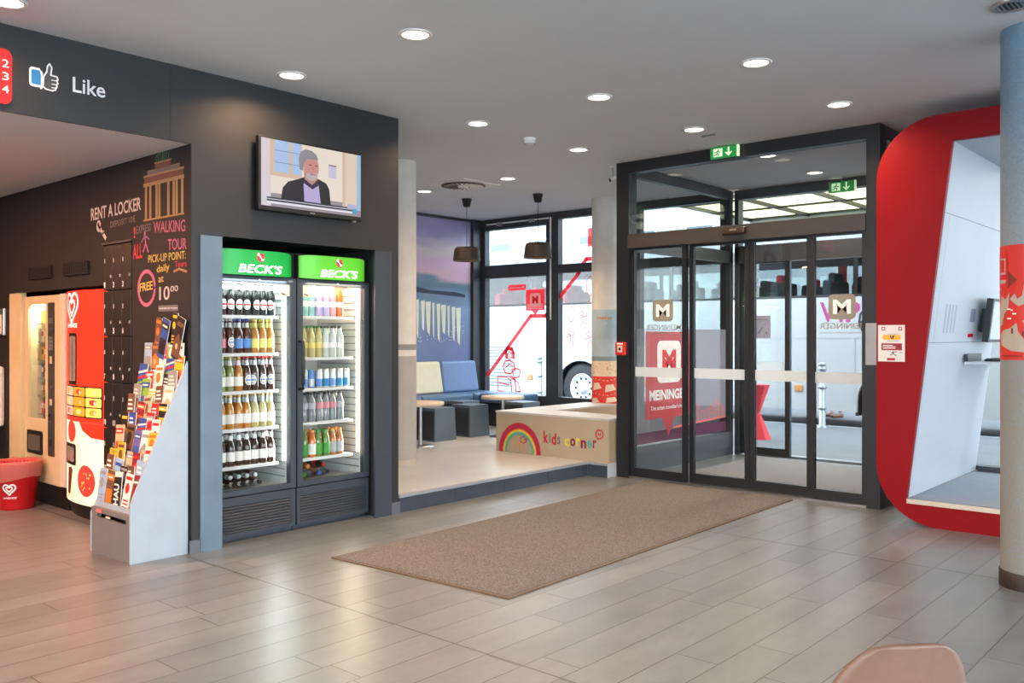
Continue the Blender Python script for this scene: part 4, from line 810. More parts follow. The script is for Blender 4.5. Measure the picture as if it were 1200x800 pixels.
for i in range(NT):
    y, z = tier(i)
    for j in range(5):
        x = -5.835+j*0.107+R.uniform(-0.012, 0.012); c1, c2 = cols[i][j], acc[i][j]
        w = R.uniform(0.092, 0.122); h = R.uniform(0.16, 0.235) if i else 0.24
        st = 5 if (i, j) == (0, 2) else R.choice((0, 1, 2, 3)) if c1 not in ('blue',) else R.choice((0, 4))
        lb = '%s and %s leaflet, %s from the side panel, %s brochure row' % (c1, c2, ('fifth', 'fourth', 'third', 'second', 'first')[j], ('lowest', 'second lowest', 'third lowest', 'fourth lowest', 'middle', 'fourth highest', 'third highest', 'second highest', 'highest')[i])
        leaflet(x, y+0.008, z+0.001, w, h, c1, c2, st, R.uniform(0.08, 0.2), R.uniform(-0.09, 0.07), lb)
# higher rows standing on the top of the rack
y, z = 2.878, 1.172
for j, (c1, c2, st) in enumerate((('light blue', 'grey', 0), ('brown', 'orange', 2), ('white', 'red', 1), ('green', 'white', 3), ('white', 'brown', 2))):
    leaflet(-5.835+j*0.106, y-0.012, z, 0.1, 0.18, c1, c2, st, 0.05, 0.0, '%s leaflet with %s print standing along the very top edge of the brochure rack' % (c1, c2))
leaflet(-5.66, 2.868, 1.25, 0.10, 0.27, 'blue', 'black', 0, 0.02, 0.30, 'tall blue leaflet leaning sideways at the top of the rack')
leaflet(-5.72, 2.874, 1.28, 0.08, 0.24, 'brown', 'orange', 3, 0.02, 0.12, 'tall brown leaflet with orange spot sticking up behind the blue one')
leaflet(-5.47, 2.868, 1.25, 0.10, 0.28, 'black', 'brown', 2, 0.02, 0.32, 'tall black leaflet leaning sideways over the rack side panel')
leaflet(-5.50, 2.874, 1.33, 0.07, 0.22, 'black', 'yellow', 3, 0.02, 0.12, 'tall dark leaflet with yellow top figure at the rack corner')


# ================================================================== LOCKERS AND MACHINES IN THE ALCOVE
M_LOCK = mat('locker_black', '#1a1817', 0.5, noise=(6, 0.1))
t = thing('locker_cabinet', 'black locker cabinet with small numbered doors set into the wall', 'lockers', (-6.35, 2.95, 0))
MB().box(-6.568, -6.127, 2.925, 3.4, 0.0, 2.062, M_LOCK).build('carcass', t)
k = 0
for r in range(6):
    for c in range(3):
        x0 = -6.565+c*0.1455; z1 = 2.055-r*0.333; z0 = z1-0.327; k += 1
        d = MB().cbox(x0+0.002, x0+0.1435, 2.893, 2.925, max(z0, 0.05), z1, M_LOCK, 0.004).build('door', t)
        m = MB(); f = FY(2.8925)
        m.plate(f, rrect(x0+0.022, z0+0.20, x0+0.030, z0+0.232, 0.003, 3), 0.004, CH_W); m.build('pull', d); m = MB()
        m.plate(f, circ(x0+0.128, z0+0.10, 0.005, 0.011, 10), 0.006, CH_W); m.build('lock', d)
        m = MB(); m.text(f, str(k), x0+0.012, x0+0.034+(0.012 if k > 9 else 0), z0+0.02, z0+0.06, CH_L, 0.001, 0.03); m.build('number', d)
MB().box(-6.575, -6.115, 2.885, 2.9, 2.062, 2.075, mat('locker_trim', '#3a3632', 0.5)).build('top_strip', t)

# cream filler beside the machines
struct(MB().box(-8.475, -8.215, 2.915, 2.96, 0.0, 1.768, M_CREAM).build('trim_6'))
# snack machine
t = thing('snack_machine', 'cream snack vending machine with tall glass window and dark control panel', 'vending machine', (-7.78, 2.95, 0))
xa, xb = -8.205, -7.345; m = MB()
m.box(xa, xa+0.02, 2.98, 3.8, 0.17, 1.735, M_CREAM); m.box(xb-0.02, xb, 2.98, 3.8, 0.17, 1.735, M_CREAM); m.box(xa, xb, 3.78, 3.8, 0.17, 1.735, M_CREAM); m.box(xa, xb, 2.98, 3.8, 1.715, 1.735, M_CREAM); m.box(xa, xb, 2.98, 3.8, 0.17, 0.66, M_CREAM); m.box(-7.74, xb, 2.98, 3.8, 0.66, 1.715, M_CREAM); m.box(xb-0.105, xb, 2.935, 2.98, 0.19, 1.735, mat('machine_strip', '#d6c3ac', 0.35))
m.build('body', t)
MB().box(xa+0.01, xb-0.01, 2.965, 3.78, 0.0, 0.17, M_BLACK).build('plinth', t)
f = FY(2.945); m = MB()
m.box(xa+0.005, -8.13, 2.945, 2.98, 0.18, 1.73, M_CREAM); m.box(-7.764, xb-0.11, 2.945, 2.98, 0.18, 1.73, M_CREAM); m.box(-8.13, -7.764, 2.945, 2.98, 1.665, 1.73, M_CREAM); m.box(-8.13, -7.764, 2.945, 2.98, 0.18, 0.70, M_CREAM)
d = m.build('door', t)
MB().box(-8.13, -7.764, 2.96, 2.966, 0.70, 1.665, M_GLASS).build('glass_pane', d)
m = MB(); m.plate(f, rrect(-7.70, 0.41, -7.575, 1.67, 0.012), 0.006, mat('control_panel', '#3b3834', 0.4)); g = FY(2.939); m.rect(g, -7.685, 1.50, -7.60, 1.545, mat('display_grey', '#5d6a5c', 0.3)); m.rect(g, -7.66, 1.42, -7.60, 1.465, M_STEEL)
for r in range(4):
    for c in range(3): m.rect(g, -7.672+c*0.026, 1.28+r*0.03, -7.654+c*0.026, 1.302+r*0.03, M_GREY)
m.rect(g, -7.66, 1.17, -7.61, 1.23, M_CREAM); m.rect(g, -7.66, 0.83, -7.61, 0.88, M_CREAM); m.rect(g, -7.68, 0.69, -7.595, 0.70, M_STEEL); m.plate(g, circ(-7.62, 0.98, 0.012, 0.012, 12), 0.01, M_STEEL); m.tube([(-7.66, 2.93, 0.74), (-7.63, 2.925, 0.755)], 0.008, M_BLACK); m.plate(g, circ(-7.64, 0.52, 0.014, 0.03, 12), 0.004, M_BLACK); m.build('control_panel', d)
m = MB(); m.plate(f, rrect(-8.13, 0.405, -7.815, 0.60, 0.02), 0.012, M_BLACK); m.rect(FY(2.933), -8.10, 0.435, -7.845, 0.565, mat('tray_flap', '#5d564b', 0.3)); m.build('delivery_tray', d)
for zi in range(6): MB().box(-8.16, -7.75, 3.03, 3.6, 0.73+zi*0.155-0.012, 0.73+zi*0.155, M_STEEL).build('shelf', t)
area('lamp', (-7.95, 3.0, 1.70), 0.34, 16, (1, 0.9, 0.68), (0.5, 0, 0), t, 0.05)
PCK = [('red', 'white'), ('yellow', 'brown'), ('green', 'white'), ('blue', 'white'), ('orange', 'yellow'), ('brown', 'beige'), ('white', 'red')]
first = {}
for zi in range(6):
    for c in range(6):
        q = PCK[(zi*5+c*3+(zi*c) % 4) % 7]; x = -8.128+c*0.066; z = 0.73+zi*0.155
        lb = '%s snack packet behind the glass of the cream vending machine' % q[0]
        if q not in first:
            f2 = FY(0); m = MB(); m.plate(f2, [(-0.028, 0), (0.028, 0), (0.025, 0.055), (0.028, 0.11), (-0.028, 0.11), (-0.025, 0.055)], 0.025, PM[q[0]], -0.025); m.rect(f2, -0.022, 0.045, 0.022, 0.085, PM[q[1]], 0.001)
            o = m.build('snack_packet'); o.location = (x, 3.06, z); tag(o, lb, 'snack packet', 'snack packets in the vending machine'); first[q] = o
        else: dup(first[q], (x, 3.06, z), lb, 'snack packets in the vending machine')

# ice cream machine with curved, lit front
t = thing('ice_cream_machine', 'red lit ice cream vending machine with a white heart logo', 'vending machine', (-6.95, 2.95, 0))
IR = mat('lit_red_panel', '#e02818', 0.35, emit='#dc2a18', es=1.5); IW = mat('lit_white_panel', '#f2e6cc', 0.35, emit='#f2e2c0', es=0.55); LG_W = mat('lit_white_logo', '#ffffff', 0.4, emit='#ffe9e2', es=0.9)
IB = mat('lit_berry', '#d03a30', 0.4, emit='#d03a30', es=0.55); ICH = mat('lit_chocolate', '#5a2c18', 0.4, emit='#5a2c18', es=0.4); IOR = mat('lit_orange', '#e89428', 0.4, emit='#e89428', es=0.6); IYE = mat('lit_yellow', '#f0c860', 0.4, emit='#f0c860', es=0.6); IPK = mat('lit_pale', '#e0b8a0', 0.4, emit='#e0b8a0', es=0.5)
ci = Cyl(-6.955, 2.885+1.3, 1.3, -PI/2); HW = 0.372
def icurve(m, z0, z1, mt, rr=0.0, hw=HW, n=14):
    vs_ = []
    for i in range(n+1):
        a = -hw+2*hw*i/n; vs_ += [ci.p(a, z0, rr), ci.p(a, z1, rr)]
    m.add(vs_, [(2*i, 2*i+2, 2*i+3, 2*i+1) for i in range(n)], mt, True)
m = MB(); m.box(-7.325, -6.585, 2.96, 3.8, 0.1, 1.745, M_DARKM); m.build('body', t)
m = MB()
vs_ = [ci.p(-HW+2*HW*i/14, 0.0, -0.04) for i in range(15)]; vt_ = [ci.p(-HW+2*HW*i/14, 0.115, -0.005) for i in range(15)]
m.add(vs_+vt_, [(i, i+1, i+16, i+15) for i in range(14)], M_BLACK, True); m.box(-7.32, -6.59, 2.98, 3.75, 0, 0.11, M_BLACK); m.build('plinth', t)
m = MB(); icurve(m, 0.74, 1.745, IR); o1 = m.build('front_panel', t)
m = MB(); icurve(m, 0.115, 0.74, IW); o2 = m.build('front_panel', t)
m = MB(); 
for s_, w_ in ((0.17, 0.024), (0.085, 0.022)):
    hp = heart(-0.16, 1.625+(0.0 if s_ > 0.1 else -0.004), s_*0.8)
    for p, q in zip(hp, hp[1:]+hp[:1]): wrap_line(m, ci, [p, q], w_*0.8, LG_W, 0.004)
v, fcs = text_geo('LANGNESE', 0.01)
xs = [p[0] for p in v]; ys = [p[1] for p in v]; sx = 0.24/(max(xs)-min(xs)); sy = 0.034/(max(ys)-min(ys))
m.add([ci.p(-0.28+(x-min(xs))*sx, 1.462+(y-min(ys))*sy, 0.004) for x, y in v], fcs, LG_W); m.build('logo', o1)
m = MB(); 
def cplate(a0, b0, a1, b1, r, mt, off): wrap_poly(m, ci, rrect(a0, b0, a1, b1, r, 3), mt, off)
cplate(-0.25, 1.02, -0.05, 1.42, 0.02, M_BLACK, 0.003); cplate(-0.225, 1.05, -0.07, 1.395, 0.01, mat('menu_window', '#8d8577', 0.25), 0.005); m.build('menu_window', o1)
m = MB(); cplate(-0.33, 0.775, 0.32, 1.015, 0.02, M_BLACK, 0.003); m.build('selection_panel', o1); sel = m
for r in range(3):
    for c in range(3):
        m = MB(); a0 = -0.32+c*0.213; b0 = 0.785+r*0.076
        cplate(a0, b0, a0+0.2, b0+0.068, 0.012, (IPK, IOR, IYE)[c], 0.005); wrap_poly(m, ci, circ(a0+0.1, b0+0.034, 0.05, 0.022, 10), (IB, IYE, IOR)[(c+r) % 3], 0.007); wrap_poly(m, ci, circ(a0+0.13, b0+0.03, 0.02, 0.014, 8), IPK, 0.009); m.build('selection_button', o1)
m = MB(); cplate(-0.32, 0.40, -0.06, 0.565, 0.02, M_BLACK, 0.006); cplate(-0.285, 0.425, -0.09, 0.54, 0.01, MATS['menu_window'], 0.009); m.build('delivery_tray', o2)
m = MB()
wrap_poly(m, ci, circ(-0.17, 0.66, 0.10, 0.085, 18), IB, 0.003); m.build('berry_picture', o2); m = MB(); wrap_poly(m, ci, [(0.0, 0.74), (0.05, 0.68), (0.18, 0.63), (0.37, 0.62), (0.37, 0.74)], IR, 0.003); m.build('red_wave', o2); m = MB()
wrap_poly(m, ci, [(-0.27, 0.17), (-0.20, 0.17), (-0.14, 0.36), (-0.17, 0.385), (-0.25, 0.37)], ICH, 0.004); wrap_line(m, ci, [(-0.235, 0.17), (-0.238, 0.135)], 0.022, IYE, 0.004)
m.build('ice_bar_picture', o2); m = MB(); wrap_poly(m, ci, circ(0.10, 0.30, 0.13, 0.12, 18), IB, 0.003)
for i in range(14): a = R.uniform(-0.02, 0.2); b = R.uniform(0.22, 0.38); wrap_poly(m, ci, circ(a, b, 0.007, 0.009, 6), IYE, 0.006)
m.build('berry_picture', o2)
# waste bin with liner
t = thing('waste_bin', 'red waste bin with a heart logo and a white liner folded over the rim', 'bin', (-7.76, 2.735, 0))
M_BIN = mat('bin_red', '#b8141a', 0.35); bx, by = -7.80, 2.74
MB().lathe(bx, by, [(0.0, 0.0), (0.125, 0.0), (0.13, 0.01), (0.165, 0.36), (0.172, 0.365), (0.172, 0.38), (0.16, 0.38), (0.155, 0.36), (0.122, 0.02)], M_BIN, 32, caps=False).build('shell', t)
n = 40; vs_ = []; M_LIN = glass_mat('bin_liner', '#ffffff', 0.06, '#e8a59c', 0.55)
for j in range(n):
    a = 2*PI*j/n; wv = 0.004*math.sin(7*a)+0.003*math.sin(11*a+1)
    for r_, z_ in ((0.145, 0.30), (0.158, 0.375), (0.178+wv, 0.39+wv), (0.181+wv, 0.37), (0.176+wv*0.5, 0.30+0.012*math.sin(3*a)), (0.17+wv*0.5, 0.245+0.02*math.sin(2*a+1))): vs_.append((bx+r_*math.cos(a), by+r_*math.sin(a), z_))
MB().add(vs_, [(6*j+i, 6*((j+1) % n)+i, 6*((j+1) % n)+i+1, 6*j+i+1) for j in range(n) for i in range(5)], M_LIN, True).build('liner', t)
m = MB(); cyb = Cyl(bx, by, 0.152, math.atan2(-2.74, 7.8)-0.25)
class Cone(Cyl):
    def p(s, a, b, c=0.0):
        q = 0.125+0.04*(b/0.36)+c; tt = s.a0+a/0.152; return Vector((s.x+q*math.cos(tt), s.y+q*math.sin(tt), b))
cyb.__class__ = Cone
for s_ in (0.048, 0.024):
    hp = heart(-0.02, 0.175, s_)
    for p, q in zip(hp, hp[1:]+hp[:1]): wrap_line(m, cyb, [p, q], 0.011, M_SWHITE, 0.006)
v, fcs = text_geo('LANGNESE', 0.01); xs = [p[0] for p in v]; ys = [p[1] for p in v]
m.add([cyb.p(-0.075+(x-min(xs))*0.11/(max(xs)-min(xs)), 0.095+(y-min(ys))*0.016/(max(ys)-min(ys)), 0.006) for x, y in v], fcs, M_SWHITE); m.build('logo', t)
# unseen lamps added for the orange-red glow in and around the alcove
for x, y in ((-6.3, 1.6), (-8.3, 1.3), (-6.5, -0.6)):
    area('alcove_fill_lamp', (x, y, 2.62), 0.3, 78, (1, 0.42, 0.22))


# ================================================================== SEATING PLATFORM
ZP = 0.135
# mural
m = MB(); f = FX(-9.149)
def mural_material():
    mm = bpy.data.materials.new('city_mural'); mm.use_nodes = True; nt = mm.node_tree; L = nt.links; b = nt.nodes['Principled BSDF']; b.inputs['Roughness'].default_value = 0.35
    t = nt.nodes.new('ShaderNodeTexCoord'); s = nt.nodes.new('ShaderNodeSeparateXYZ'); L.new(t.outputs['Object'], s.inputs[0])
    mp = nt.nodes.new('ShaderNodeMapping'); mp.inputs['Scale'].default_value = (1, 0.5, 2.6); L.new(t.outputs['Object'], mp.inputs[0])
    n = nt.nodes.new('ShaderNodeTexNoise'); n.inputs['Scale'].default_value = 1.9; n.inputs['Detail'].default_value = 6; L.new(mp.outputs[0], n.inputs['Vector'])
    ad = nt.nodes.new('ShaderNodeMath'); ad.operation = 'MULTIPLY_ADD'; ad.inputs[1].default_value = 0.5; L.new(n.outputs['Fac'], ad.inputs[0]); L.new(s.outputs['Z'], ad.inputs[2])
    d = nt.nodes.new('ShaderNodeMapRange'); d.inputs[1].default_value = 0.9; d.inputs[2].default_value = 3.4; L.new(ad.outputs[0], d.inputs[0])
    r = nt.nodes.new('ShaderNodeValToRGB'); L.new(d.outputs[0], r.inputs[0]); e = r.color_ramp.elements
    e[0].position = 0; e[0].color = lin('#56698f'); e[1].position = 1; e[1].color = lin('#8f8ab5')
    for p, c in ((0.30, '#6a7ca6'), (0.46, '#7c98bd'), (0.56, '#54748a'), (0.60, '#5d7d90'), (0.645, '#d4adbd'), (0.72, '#d3b0cc'), (0.79, '#d6c6c8'), (0.86, '#a79cc4')):
        q = e.new(p); q.color = lin(c)
    L.new(r.outputs[0], b.inputs['Base Color']); return mm
m.rect(f, 6.2, 0.6, 9.42, 3.07, mural_material(), 0.0)
mu = m.build('mural_print'); 
mu['label'] = 'large city skyline mural at dusk on the wall behind the bench'; mu['category'] = 'mural'
m = MB(); M_ML = mat('mural_light', '#dfe3c8', 0.5); M_MD = mat('mural_dark', '#27324a', 0.5); f2 = FX(-9.147)
for i in range(12):
    y = 8.06+i*0.1; w = 0.022+0.014*((i*7) % 3); h = 0.42+0.12*((i*5) % 4)/3; z = 1.93-0.012*i
    m.poly(f2, [(y-w, z), (y+w, z+0.01), (y+w*0.6, z-h), (y-w*0.35, z-h*0.9)], M_ML, 0.001)
m.poly(f2, [(7.9, 2.02), (9.3, 1.96), (9.3, 2.0), (9.1, 2.03), (8.6, 2.04), (8.2, 2.10), (7.9, 2.12)], MATS['mural_dark'], 0.0012)
for i in range(46): y = R.uniform(7.9, 9.3); z = 1.38+R.uniform(-0.09, 0.09)+0.2*((y-8.6)**2); m.rect(f2, y, z, y+0.012, z+0.012, M_ML, 0.0014)
m.build('mural_lights', mu)
struct(MB().box(-9.15, -9.10, 9.43, 9.6, 0.135, H, M_FRAME).box(-9.15, -9.135, 4.75, 9.43, 3.07, H, M_FRAME).build('trim_7'))
# bench along the mural and under the window
M_BNAVY = mat('bench_blue', '#4f6e92', 0.45, noise=(14, 0.05)); M_BDK = mat('bench_base', '#28313d', 0.5); M_BCR = mat('cushion_cream', '#d6d2b8', 0.5, noise=(14, 0.04)); M_BLU = mat('cushion_blue', '#6a87b4', 0.5, noise=(14, 0.04))
t = thing('corner_bench', 'blue upholstered bench along the mural wall, turning under the window', 'bench', (-8.9, 8.2, ZP))
MB().box(-9.13, -8.72, 5.2, 9.6, ZP, 0.46, M_BDK).box(-8.72, -8.0, 9.12, 9.6, ZP, 0.46, M_BDK).build('base', t)
for a, b in ((5.22, 6.1), (6.11, 7.0), (7.01, 7.98), (7.99, 8.96)): MB().cbox(-9.14, -8.64, a, b, 0.46, 0.59, M_BNAVY, 0.03).build('seat', t)
MB().cbox(-9.14, -8.64, 8.97, 9.59, 0.46, 0.59, M_BNAVY, 0.03).build('seat', t); MB().cbox(-8.63, -7.98, 9.05, 9.59, 0.46, 0.59, M_BNAVY, 0.03).build('seat', t)
def backrest(y0, y1, mt, label):
    m = MB(); m.cbox(-0.05, 0.05, y0, y1, 0.0, 0.44, mt, 0.028)
    m.v = [(-9.03+p[0]-(p[2])*0.15, p[1]+0.03*(0.44-p[2]) if p[1] > (y0+y1)/2 else p[1], 0.595+p[2]) for p in m.v]
    o = m.build('back_cushion', at=(-9.05, (y0+y1)/2, 0.595)); return tag(o, label, 'cushion', 'back cushions on the bench')
backrest(7.90, 8.70, M_BCR, 'cream back cushion leaning against the mural beside the white column'); backrest(8.725, 9.42, M_BLU, 'light blue back cushion leaning in the corner by the window')
# stools: hollow tapered cubes
M_ST = mat('stool_slate', '#566877', 0.5, noise=(12, 0.06))
def stool(x, y, label):
    t = thing('cube_stool', label, 'stool', (x, y, ZP), 'slate cube stools on the platform')
    m = MB(); h = 0.39; a, b = 0.178, 0.165
    vs_ = [(-a, -a, 0), (a, -a, 0), (a, a, 0), (-a, a, 0), (-b, -b, h), (b, -b, h), (b, b, h), (-b, b, h)]
    m.add([(x+p[0], y+p[1], ZP+p[2]+0.001) for p in vs_], [(0, 3, 2, 1), (4, 5, 6, 7), (0, 1, 5, 4), (1, 2, 6, 5), (2, 3, 7, 6), (3, 0, 4, 7)], M_ST); m.build('body', t)
    MB().cbox(x-0.158, x+0.158, y-0.158, y+0.158, ZP+h-0.004, ZP+h+0.006, M_ST, 0.004).build('seat', t)
    m = MB(); m.rect(FY(y-0.1785), x-0.15, ZP+0.02, x+0.15, ZP+0.36, mat('stool_painted_shade', '#2e343b', 0.6), 0.0); m.v = [(p[0], p[1]+0.013*(p[2]-ZP)/0.39-0.0015, p[2]) for p in m.v]; m.build('side_panel', t)  # dark sheet paints the shade on this side of the stool
    return t
stool(-7.835, 7.455, 'slate cube stool nearest the white column, below the first round table'); stool(-7.855, 8.07, 'slate cube stool in the middle, left of the second round table'.replace('left of', 'just before'))
stool(-8.35, 8.44, 'slate cube stool half hidden in front of the bench'); stool(-7.66, 8.86, 'slate cube stool beyond the second table, under the window')
def table(x, y, label):
    t = thing('round_table', label, 'table', (x, y, ZP), 'low round tables on the platform')
    MB().lathe(x, y, [(0, 0.605), (0.265, 0.605), (0.27, 0.61), (0.27, 0.638), (0.265, 0.643), (0, 0.643)], mat('table_birch', '#cfbfa4', 0.4, noise=(6, 0.05)), 40).build('tabletop', t)
    MB().tube([(x, y, ZP+0.01), (x, y, 0.605)], 0.022, M_STEEL, 14).build('pedestal', t)
    MB().lathe(x, y, [(0, ZP), (0.17, ZP), (0.17, ZP+0.008), (0.03, ZP+0.018), (0, ZP+0.018)], M_STEEL, 28).build('base', t)
table(-7.50, 6.90, 'round pale table partly hidden by the white column'); table(-7.48, 8.28, 'round pale table between the cube stools and the kids corner box')
# kids corner
M_KB = mat('kids_box_cream', '#a8967c', 0.5, noise=(4, 0.03)); M_KT = mat('kids_box_top', '#b4b2ac', 0.45)
t = thing('kids_corner_box', 'low cream box with a painted rainbow and coloured kids corner lettering', 'play box', (-5.85, 7.9, ZP))
m = MB(); ZT = 0.575
m.box(-6.60, -5.09, 7.20, 7.65, ZP, ZT-0.02, M_KB); m.box(-6.60, -6.15, 7.65, 8.85, ZP, ZT-0.02, M_KB); m.box(-6.15, -5.09, 7.65, 8.85, ZP, ZP+0.06, M_KB); m.build('body', t)
m = MB(); m.box(-6.605, -5.085, 7.195, 7.655, ZT-0.02, ZT, M_KT); m.box(-6.605, -6.145, 7.655, 8.855, ZT-0.02, ZT, M_KT); m.build('seat_top', t)
f = FY(7.20); m = MB(); KR = mat('kids_red', '#b5202c', 0.5); KM = mat('kids_crimson', '#a81e52', 0.5); KY = mat('kids_yellow', '#d8c038', 0.5); KO = mat('kids_orange', '#d8893a', 0.5); KG = mat('kids_green', '#7fae4e', 0.5); KT = mat('kids_teal', '#4f9a94', 0.5); KD = mat('kids_dark_red', '#7c1a22', 0.5); KS = mat('kids_grey', '#6c6c6c', 0.5); KB = M_KB
cx, cz = -6.262, 0.137
def arch(s, mt, off): m.poly(f, [(cx+0.30*s*math.cos(a), cz+0.325*s*math.sin(a)) for a in [PI*i/28 for i in range(29)]], mt, off)
for i, (s_, mt) in enumerate(((1.0, KR), (0.93, KM), (0.86, KR), (0.80, KO), (0.765, KY), (0.715, KG), (0.68, KT), (0.60, KB))): arch(s_, mt, 0.0012+0.0004*i)
for pts in ([(-0.055, 0.03), (-0.05, 0.09), (0.03, 0.085), (0.045, 0.02)], [(-0.04, 0.025), (-0.05, 0.09), (-0.075, 0.15)], [(0.025, 0.02), (0.03, 0.085)], [(0.03, 0.085), (0.05, 0.13)], [(-0.075, 0.15), (-0.07, 0.125)]): m.ribbon(f, [(cx+a, cz+b+0.02) for a, b in pts], 0.008, KO, 0.006)
m.ribbon(f, [(cx+0.06+0.04*math.cos(a), cz+0.145+0.035*math.sin(a)) for a in [2*PI*i/10 for i in range(10)]], 0.01, MATS['kids_red'], 0.006, True); m.ribbon(f, [(cx+0.075, cz+0.15), (cx+0.11, cz+0.16), (cx+0.10, cz+0.13)], 0.01, KR, 0.006)
m.build('rainbow', t)
m = MB(); letters = [('k', KR), ('i', KS), ('d', KR), ('s', KS), (' ', None), ('c', KY), ('o', KD), ('r', KY), ('n', KD), ('e', KT), ('r', KD)]
x = -5.925; hs = {'k': 0.125, 'd': 0.12, 'i': 0.10}
for i, (ch, mt) in enumerate(letters):
    if ch == ' ': x += 0.045; continue
    w = {'k': 0.062, 'i': 0.02, 'd': 0.065, 's': 0.042, 'c': 0.058, 'o': 0.066, 'r': 0.046, 'n': 0.068, 'e': 0.058}[ch]
    zb = 0.275+0.008*math.sin(i*2.1)-0.001*i; m.text(f, ch, x, x+w, zb, zb+hs.get(ch, 0.082), mt, 0.0015, 0.03); x += w+0.012
m.build('lettering', t); m = MB(); m.ribbon(f, circ(-5.205, 0.415, 0.045, 0.043, 20), 0.014, KR, 0.0015, True); m.poly(f, [(-5.235, 0.385), (-5.205, 0.375), (-5.235, 0.355)], KR, 0.0016); m.text(f, 'M', -5.222, -5.188, 0.402, 0.428, KR, 0.0015, 0.02)
m.build('speech_bubble', t)

# ================================================================== DECALS ON THE WINDOWS AND DOORS
f = FY(9.64); m = MB(); D = 0.001
m.ribbon(f, [(-9.002, 0.817), (-8.171, 1.679), (-7.904, 1.675), (-7.796, 1.774)], 0.055, M_WRED, D)
a, b = (-8.26, 2.052), (-7.913, 1.724)
m.rect(f, a[0], b[1]+0.03, b[0], a[1], M_WRED, D); mid = (a[0]+b[0])/2; m.poly(f, [(mid-0.07, b[1]+0.03), (mid+0.07, b[1]+0.03), (mid, b[1]-0.03)], M_WRED, D)
m.poly(f, rrect(mid-0.10, a[1]-0.24, mid+0.10, a[1]-0.05, 0.04, 4), M_WFILM, 0.002); m.text(f, 'M', mid-0.055, mid+0.055, a[1]-0.20, a[1]-0.09, M_WRED, 0.003, 0.05)
m.text(f, 'MEININGER', a[0]+0.03, b[0]-0.03, b[1]+0.085, b[1]+0.13, M_WFILM, 0.003, 0.03); m.rect(f, a[0]+0.04, b[1]+0.055, b[0]-0.04, b[1]+0.065, M_WFILM, 0.003)
a, b = (-8.594, 2.051), (-8.267, 2.133); m.rect(f, a[0], a[1], b[0], b[1], M_WRED, D); m.text(f, 'Brussels', a[0]+0.03, b[0]-0.03, a[1]+0.03, b[1]-0.03, M_WFILM, 0.003, 0.03, mirror=True)
# seated girl with a suitcase, line drawing
gx, gz = (-8.83, 0.545)
def W(a, b): return (gx+a, gz+b)
def ln(pts, w=0.018, closed=False): m.ribbon(f, [W(*p) for p in pts], w, M_WRED, D, closed)
ln([(0.20, 0.53), (0.18, 0.62), (0.22, 0.67), (0.30, 0.66), (0.33, 0.60), (0.33, 0.53)], 0.05); ln([(0.22, 0.58), (0.25, 0.62), (0.29, 0.60), (0.29, 0.53), (0.24, 0.50), (0.22, 0.54)], 0.014, True)
ln([(0.17, 0.48), (0.13, 0.40), (0.17, 0.31), (0.27, 0.30), (0.36, 0.36), (0.34, 0.46), (0.26, 0.49)], 0.02, True); ln([(0.17, 0.38), (0.25, 0.44), (0.34, 0.40)], 0.016); ln([(0.30, 0.36), (0.38, 0.38), (0.46, 0.36), (0.44, 0.26), (0.35, 0.24), (0.33, 0.30)], 0.018, True)
ln([(0.02, 0.25), (0.20, 0.25), (0.28, 0.20), (0.30, 0.02), (0.03, 0.05)], 0.016, True); ln([(0.05, 0.16), (0.24, 0.14)]); ln([(0.28, 0.27), (0.36, 0.22), (0.38, 0.04), (0.46, 0.05)], 0.02); ln([(0.24, 0.26), (0.42, 0.18), (0.47, 0.02)], 0.014)
m.build('window_sticker', window_1)
m = MB()
m.ribbon(f, [(-7.644, 1.932), (-7.319, 2.247), (-7.29, 2.281)], 0.055, M_WRED, D); m.ribbon(f, [(-7.247, 2.371), (-7.189, 2.431), (-7.09, 2.431)], 0.055, M_WRED, D)
a = (-7.161, 2.596); m.rect(f, a[0], a[1], a[0]+0.3, a[1]+0.25, M_WRED, D)
for (c, rx, rz, p, s) in (((-7.443, 1.692), 0.055, 0.10, (-7.466, 1.388), 1), ((-7.118, 2.066), 0.07, 0.13, (-7.247, 1.643), 1), (None, 0, 0, (-7.132, 1.366), 1)):
    if c: m.ribbon(f, circ(c[0], c[1], rx, rz, 18), 0.010, M_WRED, D, True); m.ribbon(f, [(c[0], c[1]-rz), (p[0]+0.02, p[1]+0.07)], 0.006, M_WRED, D)
    m.ribbon(f, circ(p[0]-0.02, p[1]+0.06, 0.028, 0.032, 10), 0.01, M_WRED, D, True)
    for q in ([(0, 0.03), (0.01, -0.05)], [(0.01, -0.05), (-0.05, -0.12)], [(0.01, -0.05), (0.06, -0.09), (0.05, -0.15)], [(0, 0.01), (0.07, 0.02), (0.06, 0.08)], [(0, 0.01), (-0.06, -0.02)]): m.ribbon(f, [(p[0]+i, p[1]+j) for i, j in q], 0.01, M_WRED, D)
m.build('window_sticker', window_2)
